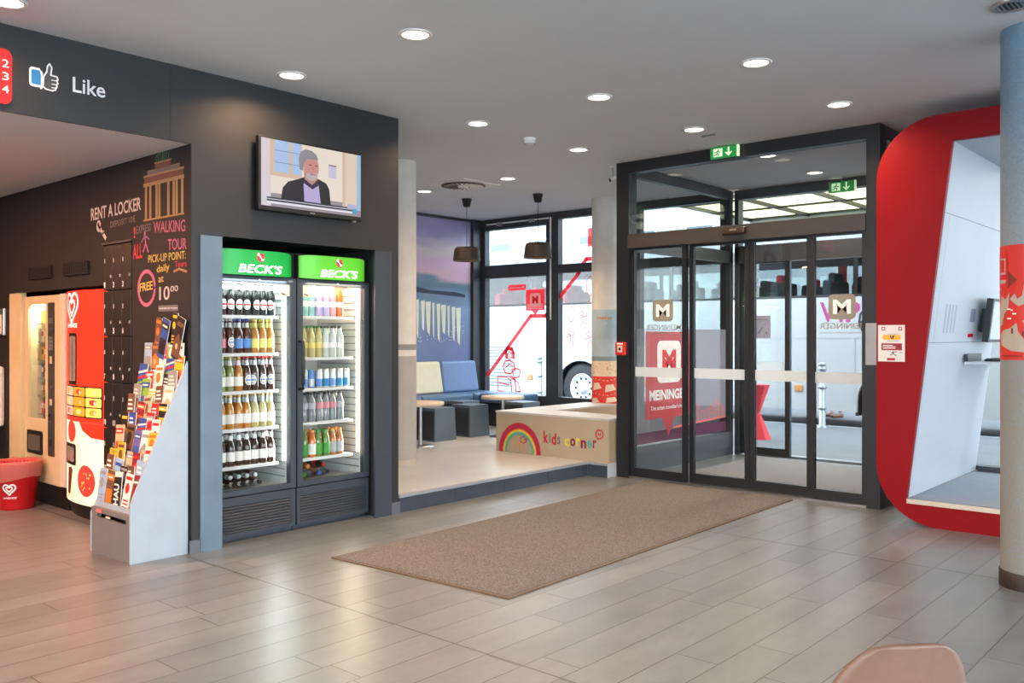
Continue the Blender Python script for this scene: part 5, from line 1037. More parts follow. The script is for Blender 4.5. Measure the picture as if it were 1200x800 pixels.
# vestibule side glass: printed film with speech bubble
f = FX(-5.021); m = MB(); M_FILM = glass_mat('mauve_film', '#e6dfe6', 0.08, '#b3acb5', 0.66); M_FILMP = glass_mat('pale_film', '#f0eef0', 0.07, '#d0ced8', 0.3); M_FD = glass_mat('film_plum', '#ffffff', 0.05, '#7a4c68', 0.85); M_BUB = glass_mat('bubble_red', '#ffffff', 0.05, '#f06a70', 0.85); M_LINE = mat('skyline_coral', '#e2625a', 0.5)
m.rect(f, 7.52, 0.30, 8.62, 1.47, M_FILMP, 0.0); m.rect(f, 8.62, 0.44, 9.46, 1.47, M_FILM, 0.0); m.rect(f, 7.52, 0.285, 9.46, 0.40, M_FD, 0.0005); m.build('printed_film', slo)
m = MB(); y0, y1 = 7.75, 8.66; yc = (y0+y1)/2
m.rect(f, y0, 0.53, y1, 1.44, M_BUB, 0.002); m.poly(f, [(8.06, 0.53), (8.32, 0.53), (8.19, 0.335)], M_BUB, 0.002)
m.poly(f, rrect(yc-0.235, 0.90, yc+0.235, 1.345, 0.07, 5), M_SWHITE, 0.003); m.text(f, 'M', yc-0.14, yc+0.14, 1.0, 1.25, M_BUB, 0.004, 0.06)
m.text(f, 'MEININGER', y0+0.07, y1-0.07, 0.72, 0.83, M_SWHITE, 0.003, 0.035); m.text(f, "The urban traveller's home", y0+0.09, y1-0.09, 0.62, 0.665, M_SWHITE, 0.003, 0.01); m.build('speech_bubble', slo)
m = MB(); m.ribbon(f, [(8.3, 0.415), (9.44, 0.455)], 0.022, M_LINE, 0.002)
for (y, w, h, k) in ((8.72, 0.05, 0.14, 1), (8.82, 0.03, 0.2, 2), (8.92, 0.07, 0.1, 0), (9.02, 0.05, 0.13, 1), (9.12, 0.08, 0.18, 2), (9.24, 0.06, 0.24, 2), (9.33, 0.07, 0.15, 0), (9.41, 0.03, 0.12, 1)):
    z = 0.45; top = [(y-w/2, z), (y-w/2, z+h*0.6), (y, z+h), (y+w/2, z+h*0.6), (y+w/2, z)] if k else [(y-w/2, z), (y-w/2, z+h), (y+w/2, z+h), (y+w/2, z)]
    m.ribbon(f, top, 0.011, M_LINE, 0.002)
    if k == 2: m.ribbon(f, [(y-w/2, z+h*0.4), (y+w/2, z+h*0.4)], 0.009, M_LINE, 0.002); m.ribbon(f, circ(y, z+h*0.75, w*0.3, w*0.3, 8), 0.008, M_LINE, 0.002, True)
m.build('skyline_drawing', slo)
M_LOGO = mat('logo_taupe', '#8a8475', 0.5); M_MAG = mat('magenta', '#8c2468', 0.5)
for d, xc in ((door_1, -4.565), (door_4, -2.835)):
    f = FY(7.347); m = MB(); m.poly(f, rrect(xc-0.115, 1.535, xc+0.115, 1.745, 0.04, 5), M_LOGO, 0.001); m.text(f, 'M', xc-0.075, xc+0.075, 1.58, 1.70, M_SWHITE, 0.002, 0.035, mirror=True)
    m.text(f, 'MEININGER', xc-0.19, xc+0.20, 1.455, 1.505, M_LOGO, 0.001, 0.012, mirror=True); m.text(f, "The urban traveller's home", xc-0.18, xc+0.19, 1.415, 1.437, M_LOGO, 0.001, 0.0, mirror=True); m.build('door_sticker', d)
f = FY(9.647); m = MB(); m.rect(f, -4.745, 1.37, -4.55, 1.63, mat('door_notice', '#b9b4cc', 0.6), 0.001); m.ribbon(f, [(-4.70, 1.43), (-4.65, 1.49)], 0.02, M_GREY, 0.002); m.ribbon(f, [(-4.72, 1.585), (-4.58, 1.585)], 0.008, M_GREY, 0.002); m.poly(f, circ(-4.60, 1.43, 0.012, 0.012, 8), M_GREY, 0.002); m.build('paper_notice', door_5)
t = thing('fire_alarm', 'small red fire alarm box on the front post of the vestibule', 'fire alarm', (-5.0, 7.30, 1.30))
MB().cbox(-5.062, -4.945, 7.262, 7.30, 1.205, 1.335, mat('alarm_red', '#c4201f', 0.4), 0.008).build('housing', t)
m = MB(); m.plate(FY(7.262), rrect(-5.032, 1.235, -4.975, 1.30, 0.005, 2), 0.003, mat('alarm_plate', '#cfc2ae', 0.5)); m.plate(FY(7.259), circ(-5.003, 1.267, 0.014, 0.014, 14), 0.005, M_BLACK); m.rect(FY(7.262), -5.04, 1.312, -4.967, 1.325, M_SWHITE, 0.001); m.build('button', t)
t = thing('door_sensor', 'long brown motion sensor above the sliding doors', 'sensor', (-3.77, 7.27, 2.36)); MB().cbox(-3.885, -3.655, 7.225, 7.28, 2.305, 2.365, mat('sensor_brown', '#3d2a22', 0.3), 0.015).build('housing', t); m = MB(); m.rect(FY(7.225), -3.80, 2.335, -3.73, 2.35, M_STEEL, 0.001); m.build('lens', t)
tag(MB().cbox(-2.622, -2.525, 7.285, 7.30, 1.16, 1.50, mat('plate_grey', '#9b9c9b', 0.4, 0.5), 0.004).build('metal_plate', at=(-2.57, 7.29, 1.33)), 'plain grey metal plate on the vestibule post beside the red booth', 'plate')

# ================================================================== MATS
def mat_carpet(n, c):
    return mat(n, c, 0.95, noise=(110, 0.55), bump=(160, 0.35), spec=0.1)
t = thing('floor_mat', 'long grey brown entrance mat on the tiles in front of the sliding doors', 'mat', (-3.85, 5.3, 0))
q = [(-4.545, 3.425), (-3.131, 3.512), (-3.212, 7.235), (-4.68, 7.235)]
fz = Frame((0, 0, 0), (1, 0, 0), (0, 1, 0)); m = MB(); m.plate(fz, q, 0.008, mat('mat_edge', '#5f4b38', 0.6), 0.0); m.build('edging', t)
m = MB(); c_ = Vector((-3.9, 5.3)); m.plate(fz, [tuple(c_+(Vector(p)-c_)*1.0-Vector(((1 if p[0] > -4 else -1)*0.02, (1 if p[1] > 5 else -1)*0.02))) for p in q], 0.012, mat_carpet('mat_pile', '#6b6663'), 0.0); m.build('pile', t)
t = thing('vestibule_mat', 'dark grey mat filling the floor inside the glass vestibule', 'mat', (-3.7, 8.5, 0)); MB().box(-4.66, -2.87, 7.46, 9.58, 0.0, 0.009, mat_carpet('vestibule_pile', '#85868b')).build('pile', t); MB().box(-4.675, -2.855, 7.45, 9.59, 0.0, 0.006, M_STEEL).build('edging', t)

# ================================================================== RED BOOTH
M_PODR = mat('booth_red', '#86070f', 0.45, spec=0.15, noise=(3, 0.03)); M_PODW = mat('booth_white', '#c4c8cf', 0.35, noise=(3, 0.02)); M_PODF = mat('booth_floor', '#83878e', 0.45)
t = thing('red_booth', 'tall red booth with rounded corners and a white slanting interior', 'booth', (-0.9, 7.8, 0))
XL, XR, YA, YB, r = -2.385, 0.585, 6.86, 8.75, 0.44
outer = []
for cx, cz, s in ((XL+r, r, PI), (XR-r, r, 1.5*PI), (XR-r, 3.0-r, 0), (XL+r, 3.0-r, PI/2)): outer += [(cx+r*math.cos(s+PI/2*i/14), cz+r*math.sin(s+PI/2*i/14)) for i in range(15)]
inn = [(-2.169, 0.19), (0.369, 0.19), (0.051, 2.80), (-1.851, 2.80)]; xm = -0.9; fr = FY(YA)
lo = [p for p in outer if p[0] < xm]; k0 = [p for p in lo if p[1] > 1.5]; k1 = [p for p in lo if p[1] <= 1.5]
left = [(xm, 3.0)]+sorted(k0, key=lambda p: -p[0]) if False else None
up = sorted(k0, key=lambda p: (round(-p[1], 5), -p[0])); dn = sorted(k1, key=lambda p: (round(-p[1], 5), p[0]))
Lh = [(xm, 3.0)]+up+dn+[(xm, 0.0), (xm, 0.19), (-2.169, 0.19), (-1.851, 2.80), (xm, 2.80)]
Rh = [(2*xm-a, b) for a, b in Lh]
m = MB(); m.plate(fr, Lh, 0.05, M_PODR, -0.05); m.plate(fr, Rh, 0.05, M_PODR, -0.05); m.build('front_frame', t)
m = MB(); n = len(outer); m.add([(a, YA+0.05, b) for a, b in outer]+[(a, YB, b) for a, b in outer], [(i, (i+1) % n, n+(i+1) % n, n+i) for i in range(n)], M_PODR); m.build('shell', t)
m = MB(); m.rect(FX(0), 0, 0, 0, 0, M_PODR)if False else None
m.quad((-2.169, YA+0.04, 0.19), (-2.169, YB, 0.19), (-1.851, YB, 2.80), (-1.851, YA+0.04, 2.80), M_PODW); m.build('inner_wall', t)
m = MB(); m.quad((0.369, YB, 0.19), (0.369, YA+0.04, 0.19), (0.051, YA+0.04, 2.80), (0.051, YB, 2.80), M_PODW); m.build('inner_wall', t)
m = MB(); m.quad((-1.851, YA+0.04, 2.80), (-1.851, YB, 2.80), (0.051, YB, 2.80), (0.051, YA+0.04, 2.80), M_PODW); m.build('inner_ceiling', t)
m = MB(); m.box(-2.165, 0.365, YA-0.004, YB, 0.165, 0.19, M_PODF); m.box(-2.165, 0.365, YA-0.006, YA+0.02, 0.16, 0.192, mat('booth_threshold', '#c8b8a4', 0.4, 0.5)); m.build('inner_floor', t)
m = MB(); m.box(-2.14, 0.34, YB-0.05, YB, 0.19, 0.235, M_FRAME); m.box(-0.93, -0.87, YB-0.05, YB, 0.235, 2.8, M_FRAME); m.build('rear_frame', t)
m = MB(); fs = Frame((-2.169, 0, 0.19), (0, 1, 0), Vector((0.1218, 0, 1)).normalized())
for b in (2.12, 1.165): m.ribbon(fs, [(YA+0.06, b), (YB, b)], 0.006, M_GREY, 0.001)
m.ribbon(fs, [(7.02, 1.165), (7.02, 2.12)], 0.005, M_GREY, 0.001); m.ribbon(fs, [(6.93, 0.0), (6.93, 2.6)], 0.004, mat('booth_seam', '#c5c6ca', 0.4), 0.001); m.build('panel_joint', t)
m = MB()
for i in range(4): m.rect(fs, 7.22+i*0.085, 1.24, 7.26+i*0.085, 1.46, mat('slot_grey', '#a8abb0', 0.5), 0.001)
m.build('vent_slots', t)
m = MB(); m.cbox(-1.4, -0.4, 7.6, 8.1, 2.775, 2.80, mat('booth_fill_glow', '#ffffff', 0.5, emit='#f4f6ff', es=1.0), 0.008); m.build('ceiling_fill_panel', t)  # added glowing panel that brightens the booth inside, no known fitting
t2 = thing('booth_screen', 'flat screen in a dark frame tilted on the inner wall of the red booth', 'screen', (-1.95, 8.3, 1.55))
m = MB(); m.plate(fs, rrect(8.12, 1.175, 8.62, 1.54, 0.01, 2), 0.05, M_DARKM, 0.06); m.plate(fs, rrect(8.25, 1.25, 8.45, 1.45, 0.01, 2), 0.06, M_DARKM, 0.0); m.build('frame', t2)
m = MB(); m.rect(fs, 8.15, 1.20, 8.59, 1.515, mat('screen_pale', '#d9dde0', 0.25), 0.112); m.build('display', t2)
m = MB(); m.rect(fs, 7.91, 1.20, 8.08, 1.51, mat('poster_sand', '#b9ad8e', 0.5), 0.0); m.rect(fs, 7.92, 1.33, 8.07, 1.44, mat('poster_blue', '#7f86a0', 0.5), 0.001); m.rect(fs, 7.915, 1.205, 8.075, 1.235, M_WRED, 0.001); o = m.build('paper_poster', at=(-2.02, 8.0, 1.55)); tag(o, 'narrow sand coloured poster with red foot beside the booth screen', 'poster')
m = MB(); m.plate(Frame((0, 0, 1.165), (1, 0, 0), (0, 1, 0)), [(-2.03, 7.86), (-1.62, 8.0), (-1.55, 8.74), (-2.03, 8.74)], 0.022, mat('shelf_white', '#c9ccd0', 0.35)); m.box(-2.03, -2.01, 7.88, 8.3, 1.187, 1.25, M_FRAME); m.build('writing_shelf', t)
t2 = thing('keyboard', 'black computer keyboard lying on the shelf in the red booth', 'keyboard', (-1.85, 8.25, 1.187))
MB().cbox(-1.93, -1.76, 8.05, 8.48, 1.188, 1.206, M_BLACK, 0.005).build('body', t2)
m = MB()
for i in range(5):
    for j in range(12): m.box(-1.92+i*0.03, -1.896+i*0.03, 8.07+j*0.033, 8.096+j*0.033, 1.206, 1.211, M_DARKM)
m.build('key_field', t2)
t2 = thing('desk_phone', 'black handset standing at the back of the booth shelf', 'phone', (-1.78, 8.62, 1.187)); MB().cbox(-1.84, -1.72, 8.56, 8.7, 1.187, 1.215, M_BLACK, 0.01).build('base', t2); MB().cbox(-1.80, -1.765, 8.57, 8.60, 1.215, 1.36, M_BLACK, 0.012).build('handset', t2)
m = MB(); m.tube([(-1.9, 8.60, 1.165), (-1.9, 8.60, 0.95), (-1.88, 8.66, 0.90), (-1.87, 8.7, 0.98), (-1.87, 8.72, 1.165)], 0.006, M_BLACK, 6); m.box(-1.72, -1.70, 8.62, 8.7, 0.19, 1.165, M_STEEL); m.build('shelf_support', t)
# notice on the red front
f = FY(YA-0.001); m = MB(); x0, x1, z0, z1 = -2.372, -2.178, 1.205, 1.478; w = x1-x0; h = z1-z0
t2 = thing('paper_notice', 'white notice with yellow arrow on the front of the red booth', 'notice', (x0+w/2, YA, z0))
m.plate(f, [(x0, z0), (x1, z0), (x1, z1), (x0, z1)], 0.002, mat('notice_white', '#d9cfc6', 0.5)); m.build('sheet', t2)
f = FY(YA-0.0032); m = MB()
def n_(a, b): return (x0+w*a, z0+h*b)
for a in (0.13, 0.76): m.rect(f, *n_(a, 0.85), *n_(a+0.14, 0.95), KR, 0.0); m.rect(f, *n_(a+0.04, 0.875), *n_(a+0.10, 0.925), M_SWHITE, 0.0004)
m.poly(f, [n_(0.14, 0.66), n_(0.27, 0.76), n_(0.27, 0.73), n_(0.85, 0.73), n_(0.85, 0.60), n_(0.27, 0.60), n_(0.27, 0.57)], mat('arrow_yellow', '#e0a41c', 0.5), 0.0)
m.ribbon(f, [n_(0.46, 0.71), n_(0.50, 0.64), n_(0.56, 0.64), n_(0.60, 0.71), n_(0.53, 0.68)], 0.007, M_BLACK, 0.0004); m.rect(f, *n_(0.36, 0.75), *n_(0.78, 0.763), M_GREY, 0.0); m.rect(f, *n_(0.36, 0.56), *n_(0.78, 0.573), M_GREY, 0.0)
m.rect(f, *n_(0.13, 0.31), *n_(0.90, 0.50), mat('notice_dark_red', '#8c1420', 0.5), 0.0)
for b in (0.44, 0.40, 0.355): m.rect(f, *n_(0.18, b), *n_(0.66 if b < 0.43 else 0.55, b+0.015), M_SWHITE, 0.0004)
for q in ([(0.55, 0.27), (0.58, 0.22)], [(0.58, 0.26), (0.70, 0.27)], [(0.58, 0.22), (0.66, 0.17), (0.70, 0.18)], [(0.57, 0.22), (0.52, 0.19), (0.46, 0.19)], [(0.57, 0.26), (0.50, 0.23)]): m.ribbon(f, [n_(*p) for p in q], 0.005, M_BLACK, 0.0)
m.ribbon(f, [n_(0.80, 0.25), n_(0.89, 0.25)], 0.005, KD, 0.0); m.rect(f, *n_(0.34, 0.03), *n_(0.64, 0.10), KR, 0.0); m.build('print', t2)

# ================================================================== SHELL CHAIR
t = thing('shell_chair', 'dusty pink shell chair seen from behind at the bottom of the photo', 'chair', (-0.765, 2.03, 0))
M_SHL = mat('shell_pink', '#80604f', 0.45, noise=(40, 0.05)); ang = math.atan2(920, 1040)+0.12; cxs, cys = -0.765, 2.03
ca, sa = math.cos(ang), math.sin(ang)
def CW(x, y, z): return (cxs+x*ca-y*sa, cys+x*sa+y*ca, z)
# rows from the top of the back down and forward over the seat: (depth y, height z, half width, curl)
rows = [(-0.245, 0.793, 0.045, 0.0), (-0.243, 0.786, 0.078, 0.004), (-0.24, 0.770, 0.102, 0.010), (-0.235, 0.742, 0.124, 0.02), (-0.225, 0.69, 0.150, 0.032), (-0.21, 0.62, 0.182, 0.05), (-0.195, 0.55, 0.215, 0.06), (-0.165, 0.485, 0.225, 0.065), (-0.10, 0.44, 0.225, 0.055), (0.0, 0.425, 0.22, 0.04), (0.1, 0.43, 0.215, 0.025), (0.17, 0.44, 0.20, 0.012), (0.205, 0.435, 0.16, 0.004)]
m = MB(); n = 17; g1 = []; g2 = []
for (y, z, hw, cu) in rows:
    bk = z > 0.47
    for i in range(n):
        q = -1+2*i/(n-1); dy = cu*abs(q)**2.2
        z -= 0.012*(z > 0.6)*(i == 0); p = (hw*q, y+(dy if bk else 0.0), z+(0 if bk else dy)); g1.append(p); g2.append((p[0], p[1]-(0.012 if bk else 0.004), p[2]-(0.002 if bk else 0.012)))
N = len(rows); fs_ = [(i*n+j, i*n+j+1, (i+1)*n+j+1, (i+1)*n+j) for i in range(N-1) for j in range(n-1)]; k = N*n
fs2 = [(a+k, d+k, c+k, b+k) for a, b, c, d in fs_]; edge = list(range(n))+[i*n+n-1 for i in range(1, N)]+[(N-1)*n+j for j in range(n-2, -1, -1)]+[i*n for i in range(N-2, 0, -1)]
fs3 = [(edge[i], edge[i]+k, edge[(i+1) % len(edge)]+k, edge[(i+1) % len(edge)]) for i in range(len(edge))]
m.add([CW(*p) for p in g1+g2], fs_+fs2+fs3, M_SHL, True); m.build('shell', t)
M_LEGW = mat('leg_beech', '#b08a5e', 0.45, noise=(12, 0.1))
for sx in (-1, 1):
    for sy in (-1, 1): MB().tube([CW(sx*0.1, sy*0.09, 0.425), CW(sx*0.22, sy*0.21, 0.0)], [0.016, 0.011], M_LEGW, 12).build('leg', t)
m = MB(); m.tube([CW(-0.12, 0.11, 0.38), CW(0.12, -0.11, 0.38)], 0.006, M_BLACK, 8); m.tube([CW(0.12, 0.11, 0.38), CW(-0.12, -0.11, 0.38)], 0.006, M_BLACK, 8); m.build('brace', t)


# ================================================================== OUTSIDE
M_PAVE = mat('pavement_slab', '#5c5f63', 0.7, noise=(4, 0.12)); M_ASPH = mat('asphalt', '#4c4e52', 0.85, noise=(30, 0.2))
struct(MB().box(-30, 14, 9.65, 13.9, -0.25, -0.03, M_PAVE).build('pavement')); struct(MB().box(-30, 14, 13.75, 13.92, -0.25, -0.028, mat('kerb_stone', '#6d7074', 0.7)).build('kerb'))
struct(MB().box(-30, 14, 13.9, 24, -0.3, -0.19, M_ASPH).build('road')); struct(MB().box(-30, 14, 24, 29, -0.3, -0.1, M_PAVE).build('pavement_far')); struct(MB().box(6.1, 30, -30, 9.65, -0.25, -0.04, mat('pale_paving', '#b9bbbb', 0.7)).box(-12, 6.1, -30, -5.2, -0.25, -0.04, MATS['pale_paving']).build('forecourt_ground'))  # unseen forecourt, made pale to bounce daylight onto the ceiling
# canopy of translucent panels over the entrance
M_CAN = bpy.data.materials.new('canopy_sheet'); M_CAN.use_nodes = True; nt = M_CAN.node_tree
for n_ in list(nt.nodes): nt.nodes.remove(n_)
o_ = nt.nodes.new('ShaderNodeOutputMaterial'); a_ = nt.nodes.new('ShaderNodeBsdfTranslucent'); a_.inputs[0].default_value = lin('#bcae84'); b_ = nt.nodes.new('ShaderNodeBsdfDiffuse'); b_.inputs[0].default_value = lin('#c0b694'); c_ = nt.nodes.new('ShaderNodeMixShader'); c_.inputs[0].default_value = 0.3
nt.links.new(a_.outputs[0], c_.inputs[1]); nt.links.new(b_.outputs[0], c_.inputs[2]); nt.links.new(c_.outputs[0], o_.inputs[0])
t = thing('entrance_canopy', 'yellowish translucent canopy with dark bars outside over the entrance', 'canopy', (-3.5, 11, 3.15))
MB().quad((-6.2, 9.85, 3.175), (-0.8, 9.85, 3.175), (-0.8, 12.5, 3.175), (-6.2, 12.5, 3.175), M_CAN).build('panel', t)
m = MB()
for i in range(7): m.box(-6.2+i*0.9-0.018, -6.2+i*0.9+0.018, 9.82, 12.5, 3.12, 3.169, M_DARKM)
for y in (9.85, 10.6, 11.53, 12.46): m.box(-6.2, -0.8, y-0.014, y+0.014, 3.145, 3.17, M_DARKM)
m.box(-6.22, -0.78, 12.48, 12.56, 3.08, 3.2, mat('canopy_edge', '#9aa3a8', 0.4)); m.build('bars', t)
# coach
M_BUS = mat('coach_white', '#9c9e9f', 0.25, noise=(3, 0.01)); M_BUSG = mat('coach_grey', '#868c90', 0.3); M_CG = glass_mat('coach_glass', '#ccd6d6', 0.16); M_SEAT = mat('coach_seat', '#2c3036', 0.8); M_SEATR = mat('coach_seat_red', '#b3202c', 0.8); M_CURT = mat('coach_curtain', '#e0565e', 0.8)
YB0, YB1, XR0, XR1, ZG = 14.4, 16.9, -14.0, -1.9, -0.19
t = thing('coach', 'white touring coach parked at the kerb outside the windows', 'coach', (-8, 15.6, ZG))
wx = (-10.89, -4.72)
prof = [(XR0, 0.16), (XR0, 2.03), (XR1, 2.03), (XR1, 0.16)]
bot = []
for c in sorted(wx, reverse=True): bot += [(c+0.60, 0.16)]+[(c+0.60*math.cos(a), 0.33+0.56*math.sin(a)) for a in [PI*i/14 for i in range(15)]]+[(c-0.60, 0.16)]
side = [(XR0, 0.16), (XR0, 2.03), (XR1, 2.03), (XR1, 0.16)]+bot
m = MB(); m.plate(FY(YB0), side, 0.06, M_BUS, -0.06); m.plate(FY(YB1), side, 0.06, M_BUS, 0.0); m.box(XR0, XR0+0.06, YB0+0.06, YB1, 0.16, 2.9, M_BUS); m.box(XR1-0.06, XR1, YB0+0.06, YB1, 0.16, 2.03, M_BUS)
m.box(XR0+0.06, XR1-0.06, YB0+0.06, YB1-0.06, 0.9, 0.95, M_BUSG); m.build('body', t)
m = MB()
for c in wx: m.box(c-0.66, c+0.66, YB0+0.5, YB1-0.5, 0.10, 0.9, M_RUBBER); m.box(c-0.64, c-0.60, YB0+0.06, YB0+0.5, 0.1, 0.9, M_RUBBER); m.box(c+0.60, c+0.64, YB0+0.06, YB0+0.5, 0.1, 0.9, M_RUBBER)
m.build('wheel_housing', t)
m = MB()
for z in (1.35,): m.box(XR0, XR1, YB0-0.004, YB0, z, z+0.012, M_BUSG)
for x in (-12.66, -8.4, -5.35, -9.7): m.box(x, x+0.014, YB0-0.003, YB0, 0.3, 1.35, M_BUSG)
m.build('panel_joint', t)
m = MB()
for i in range(13): m.box(-13.7, -12.72, YB0-0.012, YB0-0.002, 0.30+i*0.07, 0.318+i*0.07, mat('louver_grey', '#565c61', 0.4))
m.build('louvers', t)
m = MB()
for xx in (-12.23, -9.3, -6.29): m.cbox(xx-0.075, xx+0.075, YB0-0.02, YB0, 0.46, 0.57, mat('marker_amber', '#a5713a', 0.4), 0.01)
m.build('marker_light', t)
m = MB(); m.box(XR0, XR1, YB0, YB0+0.06, 2.72, 2.87, mat('coach_dark_band', '#42464a', 0.4)); m.box(XR0, XR1, YB1-0.06, YB1, 2.72, 2.87, MATS['coach_dark_band'])
fx = Frame((0, 0, 0), (0, 1, 0), (0, 0, 1)); fx.o = Vector((XR0, 0, 0)); m.plate(fx, [(YB0, 2.87), (YB1, 2.87), (YB1, 3.08), (YB1-0.18, 3.24), (YB1-0.6, 3.32), (YB0+0.6, 3.32), (YB0+0.18, 3.24), (YB0, 3.08)], XR1-XR0, M_BUSG); m.build('roof', t)
m = MB(); xs_ = [XR0+0.05+i*1.72 for i in range(8)]
for x in xs_: m.box(x-0.035, x+0.035, YB0+0.02, YB0+0.06, 2.03, 2.72, M_BLACK); m.box(x-0.035, x+0.035, YB1-0.06, YB1-0.02, 2.03, 2.72, M_BLACK)
m.box(XR0, XR1, YB0-0.002, YB0+0.05, 2.03, 2.07, M_BLACK); m.build('window_pillars', t)
MB().rect(FY(YB0+0.01), XR0, 2.07, XR1, 2.72, M_CG, 0.0).rect(FY(YB1-0.02), XR0, 2.03, XR1, 2.72, M_CG, 0.0).build('side_glass', t)
MB().box(XR1-0.03, XR1-0.02, YB0+0.06, YB1-0.06, 2.03, 2.87, M_CG).build('front_glass', t)
for i in range(12):
    x = -13.4+i*0.93
    for y in (YB0+0.35, YB1-0.85):
        m = MB(); m.cbox(x, x+0.16, y-0.2, y+0.65, 1.5, 2.33, M_SEATR if i < 3 else M_SEAT, 0.05); m.cbox(x+0.02, x+0.14, y+0.0, y+0.42, 2.28, 2.46, M_SEATR if i in (0, 1, 2, 7) else M_SEAT, 0.04); m.build('coach_seat', t)
for x in (-7.15, -6.55, -5.6, -5.0): m = MB(); m.box(x, x+0.16, YB1-0.12, YB1-0.08, 2.07, 2.72, M_CURT); m.build('curtain', t)
for c in wx:
    w = MB().lathe(c, 14.46, [(0.30, 0.0), (0.46, 0.0), (0.51, 0.04), (0.52, 0.1), (0.52, 0.24), (0.3, 0.26)], M_RUBBER, 40, axis='y', cz=0.33, caps=False).build('wheel', t)
    m = MB().lathe(c, 14.46, [(0.0, 0.0), (0.09, -0.01), (0.1, 0.03), (0.16, 0.06), (0.235, 0.05), (0.265, 0.01), (0.30, -0.005), (0.305, 0.02)], mat('rim_silver', '#c2c5c7', 0.4), 40, axis='y', cz=0.33, caps=False)
    for i in range(10): a = 2*PI*i/10; m.poly(FY(14.505), circ(c+0.195*math.cos(a), 0.33+0.195*math.sin(a), 0.026, 0.026, 10), M_BLACK, 0.0)
    m.build('rim', w)
m = MB(); f = FY(YB0)
m.text(f, 'V', -5.92, -5.66, 1.62, 1.95, M_MAG, 0.004, 0.02); m.text(f, 'I', -5.60, -5.545, 1.62, 1.95, M_MAG, 0.004, 0.02); m.text(f, 'P', -5.49, -5.26, 1.62, 1.95, M_MAG, 0.004, 0.02)
m.ribbon(f, [(-5.16, 1.86), (-5.26, 1.74), (-5.28, 1.58), (-5.2, 1.44), (-5.08, 1.38)], 0.035, M_RUBBER, 0.004); m.ribbon(f, [(-5.28, 1.62), (-5.1, 1.62)], 0.03, M_RUBBER, 0.004); m.build('lettering', t)
# bollards
def bollard(x, y, label):
    t = thing('bollard', label, 'bollard', (x, y, -0.03), 'steel bollards along the kerb')
    MB().lathe(x, y, [(0.075, -0.03), (0.075, 0.0), (0.05, 0.02), (0.05, 0.92), (0.0, 0.93)], mat('bollard_grey', '#8b9096', 0.4, 0.4), 20).build('post', t)
    for z in (0.28, 0.60, 0.88): MB().lathe(x, y, [(0.05, z-0.02), (0.066, z-0.012), (0.066, z+0.012), (0.05, z+0.02)], MATS['bollard_grey'], 20).build('ring', t)
    MB().lathe(x, y, [(0.035, 0.92), (0.06, 0.945), (0.055, 0.975), (0.0, 0.99)], MATS['bollard_grey'], 20).build('cap', t)
bollard(-5.50, 13.46, 'grey steel bollard outside the sliding doors'); bollard(-11.30, 13.60, 'grey steel bollard outside the window beside the seating')
# hourglass shaped red advertising stand
t = thing('advertising_stand', 'red hourglass shaped advertising stand on the pavement outside the doors', 'stand', (-5.63, 11.5, -0.03)); ax, ay = -5.63, 11.5
M_AD = mat('stand_red', '#d2303a', 0.4)
m = MB(); n = 8
def ring(r, z): return [(ax+r*math.cos(2*PI*i/n+0.3), ay+r*math.sin(2*PI*i/n+0.3), z) for i in range(n)]
m.add(ring(0.20, -0.03)+ring(0.045, 0.33), [(i, (i+1) % n, n+(i+1) % n, n+i) for i in range(n)], M_AD); m.build('base', t)
m = MB(); m.add(ring(0.045, 0.33)+ring(0.18, 0.72), [(i, (i+1) % n, n+(i+1) % n, n+i) for i in range(n)]+[tuple(range(n, 2*n))], M_AD); m.build('top', t)
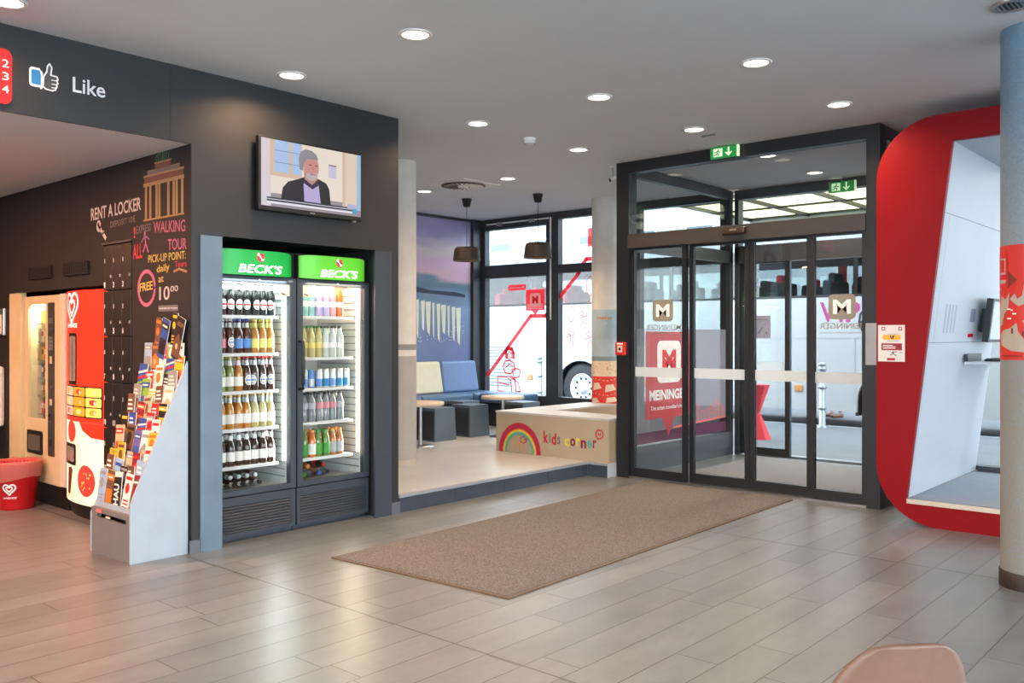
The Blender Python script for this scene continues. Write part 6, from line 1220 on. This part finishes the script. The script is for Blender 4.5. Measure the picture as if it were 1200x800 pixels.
# person waiting on the far side of the coach: only shoes and ankles show under the skirt
def person(x, y, z0, label):
    J = {'pel': (0, 0, 0.93), 'sp': (0, 0.01, 1.15), 'ch': (0, 0, 1.36), 'nk': (0, 0, 1.52), 'hd': (0, -0.02, 1.62), 'tp': (0, -0.01, 1.74)}
    E_ = [('pel', 'sp', 0.13), ('sp', 'ch', 0.15), ('ch', 'nk', 0.06), ('nk', 'hd', 0.085), ('hd', 'tp', 0.06)]
    for s, n in ((-1, 'l'), (1, 'r')):
        J.update({'h'+n: (s*0.1, 0, 0.88), 'k'+n: (s*0.11, -0.02, 0.48), 'a'+n: (s*0.12, 0.02, 0.09), 's'+n: (s*0.18, 0, 1.42), 'e'+n: (s*0.25, 0.02, 1.14), 'w'+n: (s*0.25, -0.06, 0.9), 'd'+n: (s*0.25, -0.08, 0.81)})
        E_ += [('pel', 'h'+n, 0.1), ('h'+n, 'k'+n, 0.062), ('k'+n, 'a'+n, 0.043), ('ch', 's'+n, 0.06), ('s'+n, 'e'+n, 0.042), ('e'+n, 'w'+n, 0.03), ('w'+n, 'd'+n, 0.03)]
    names = list(J); me = bpy.data.meshes.new('person'); me.from_pydata([J[k] for k in names], [(names.index(a), names.index(b)) for a, b, _ in E_], [])
    o = bpy.data.objects.new('person', me); COL.objects.link(o); o.location = (x, y, z0); o.rotation_euler = (0, 0, -0.5)
    md = o.modifiers.new('skin', 'SKIN'); sv = me.skin_vertices[0].data; rad = {b: r for a, b, r in E_}; rad['pel'] = 0.14
    for i, k in enumerate(names): sv[i].radius = (rad.get(k, 0.1),)*2
    sv[0].use_root = True; sub = o.modifiers.new('smooth', 'SUBSURF'); sub.levels = 2; sub.render_levels = 2
    me.materials.append(mat('dark_clothes', '#23262c', 0.8)); WLOC[o.name] = (x, y, z0)
    tag(o, label, 'person')
    for s in (-1, 1):
        sh = MB(); sh.cbox(s*0.12-0.045, s*0.12+0.045, -0.20, 0.075, 0.0, 0.085, mat('shoe_brown', '#6b4630', 0.5), 0.03); sh.v = [(p[0], p[1], p[2]*(0.75 if p[1] < -0.12 else 1.0)) for p in sh.v]
        c = sh.build('shoe'); c.parent = o; c.location = (0, 0, 0)
    return o
person(-6.75, 17.15, ZG, 'person in dark trousers and brown shoes standing on the far side of the coach')
# houses across the street
M_HW = mat('house_render', '#b5b4b0', 0.8); M_HG = mat('house_grey', '#8c9092', 0.8); M_HGL = mat('house_glass', '#59636c', 0.15)
def house(x0, x1, y, h, mw, floors, label):
    t = thing('town_house', label, 'building', ((x0+x1)/2, y, -0.1)); MB().box(x0, x1, y, y+6, -0.1, h, mw).build('wall', t)
    MB().box(x0-0.15, x1+0.15, y-0.3, y+6.2, h, h+0.35, M_GREY).build('roof', t)
    n = int((x1-x0)/2.4)
    for i in range(n):
        for k in range(floors):
            x = x0+(x1-x0)*(i+0.5)/n; z = 0.9+k*3.0
            w = MB().box(x-0.62, x+0.62, y-0.05, y+0.02, z, z+1.6, M_SWHITE).build('window', t); MB().box(x-0.54, x+0.54, y-0.06, y-0.045, z+0.08, z+1.52, M_HGL).build('pane', w)
house(-30, -15.2, 29, 9.5, M_HW, 3, 'pale rendered house across the street behind the rear of the coach'); house(-15, -4, 29, 11, M_HG, 3, 'grey house across the street behind the middle of the coach'); house(-3.8, 10, 29, 9.8, M_HW, 3, 'pale house across the street behind the front of the coach')
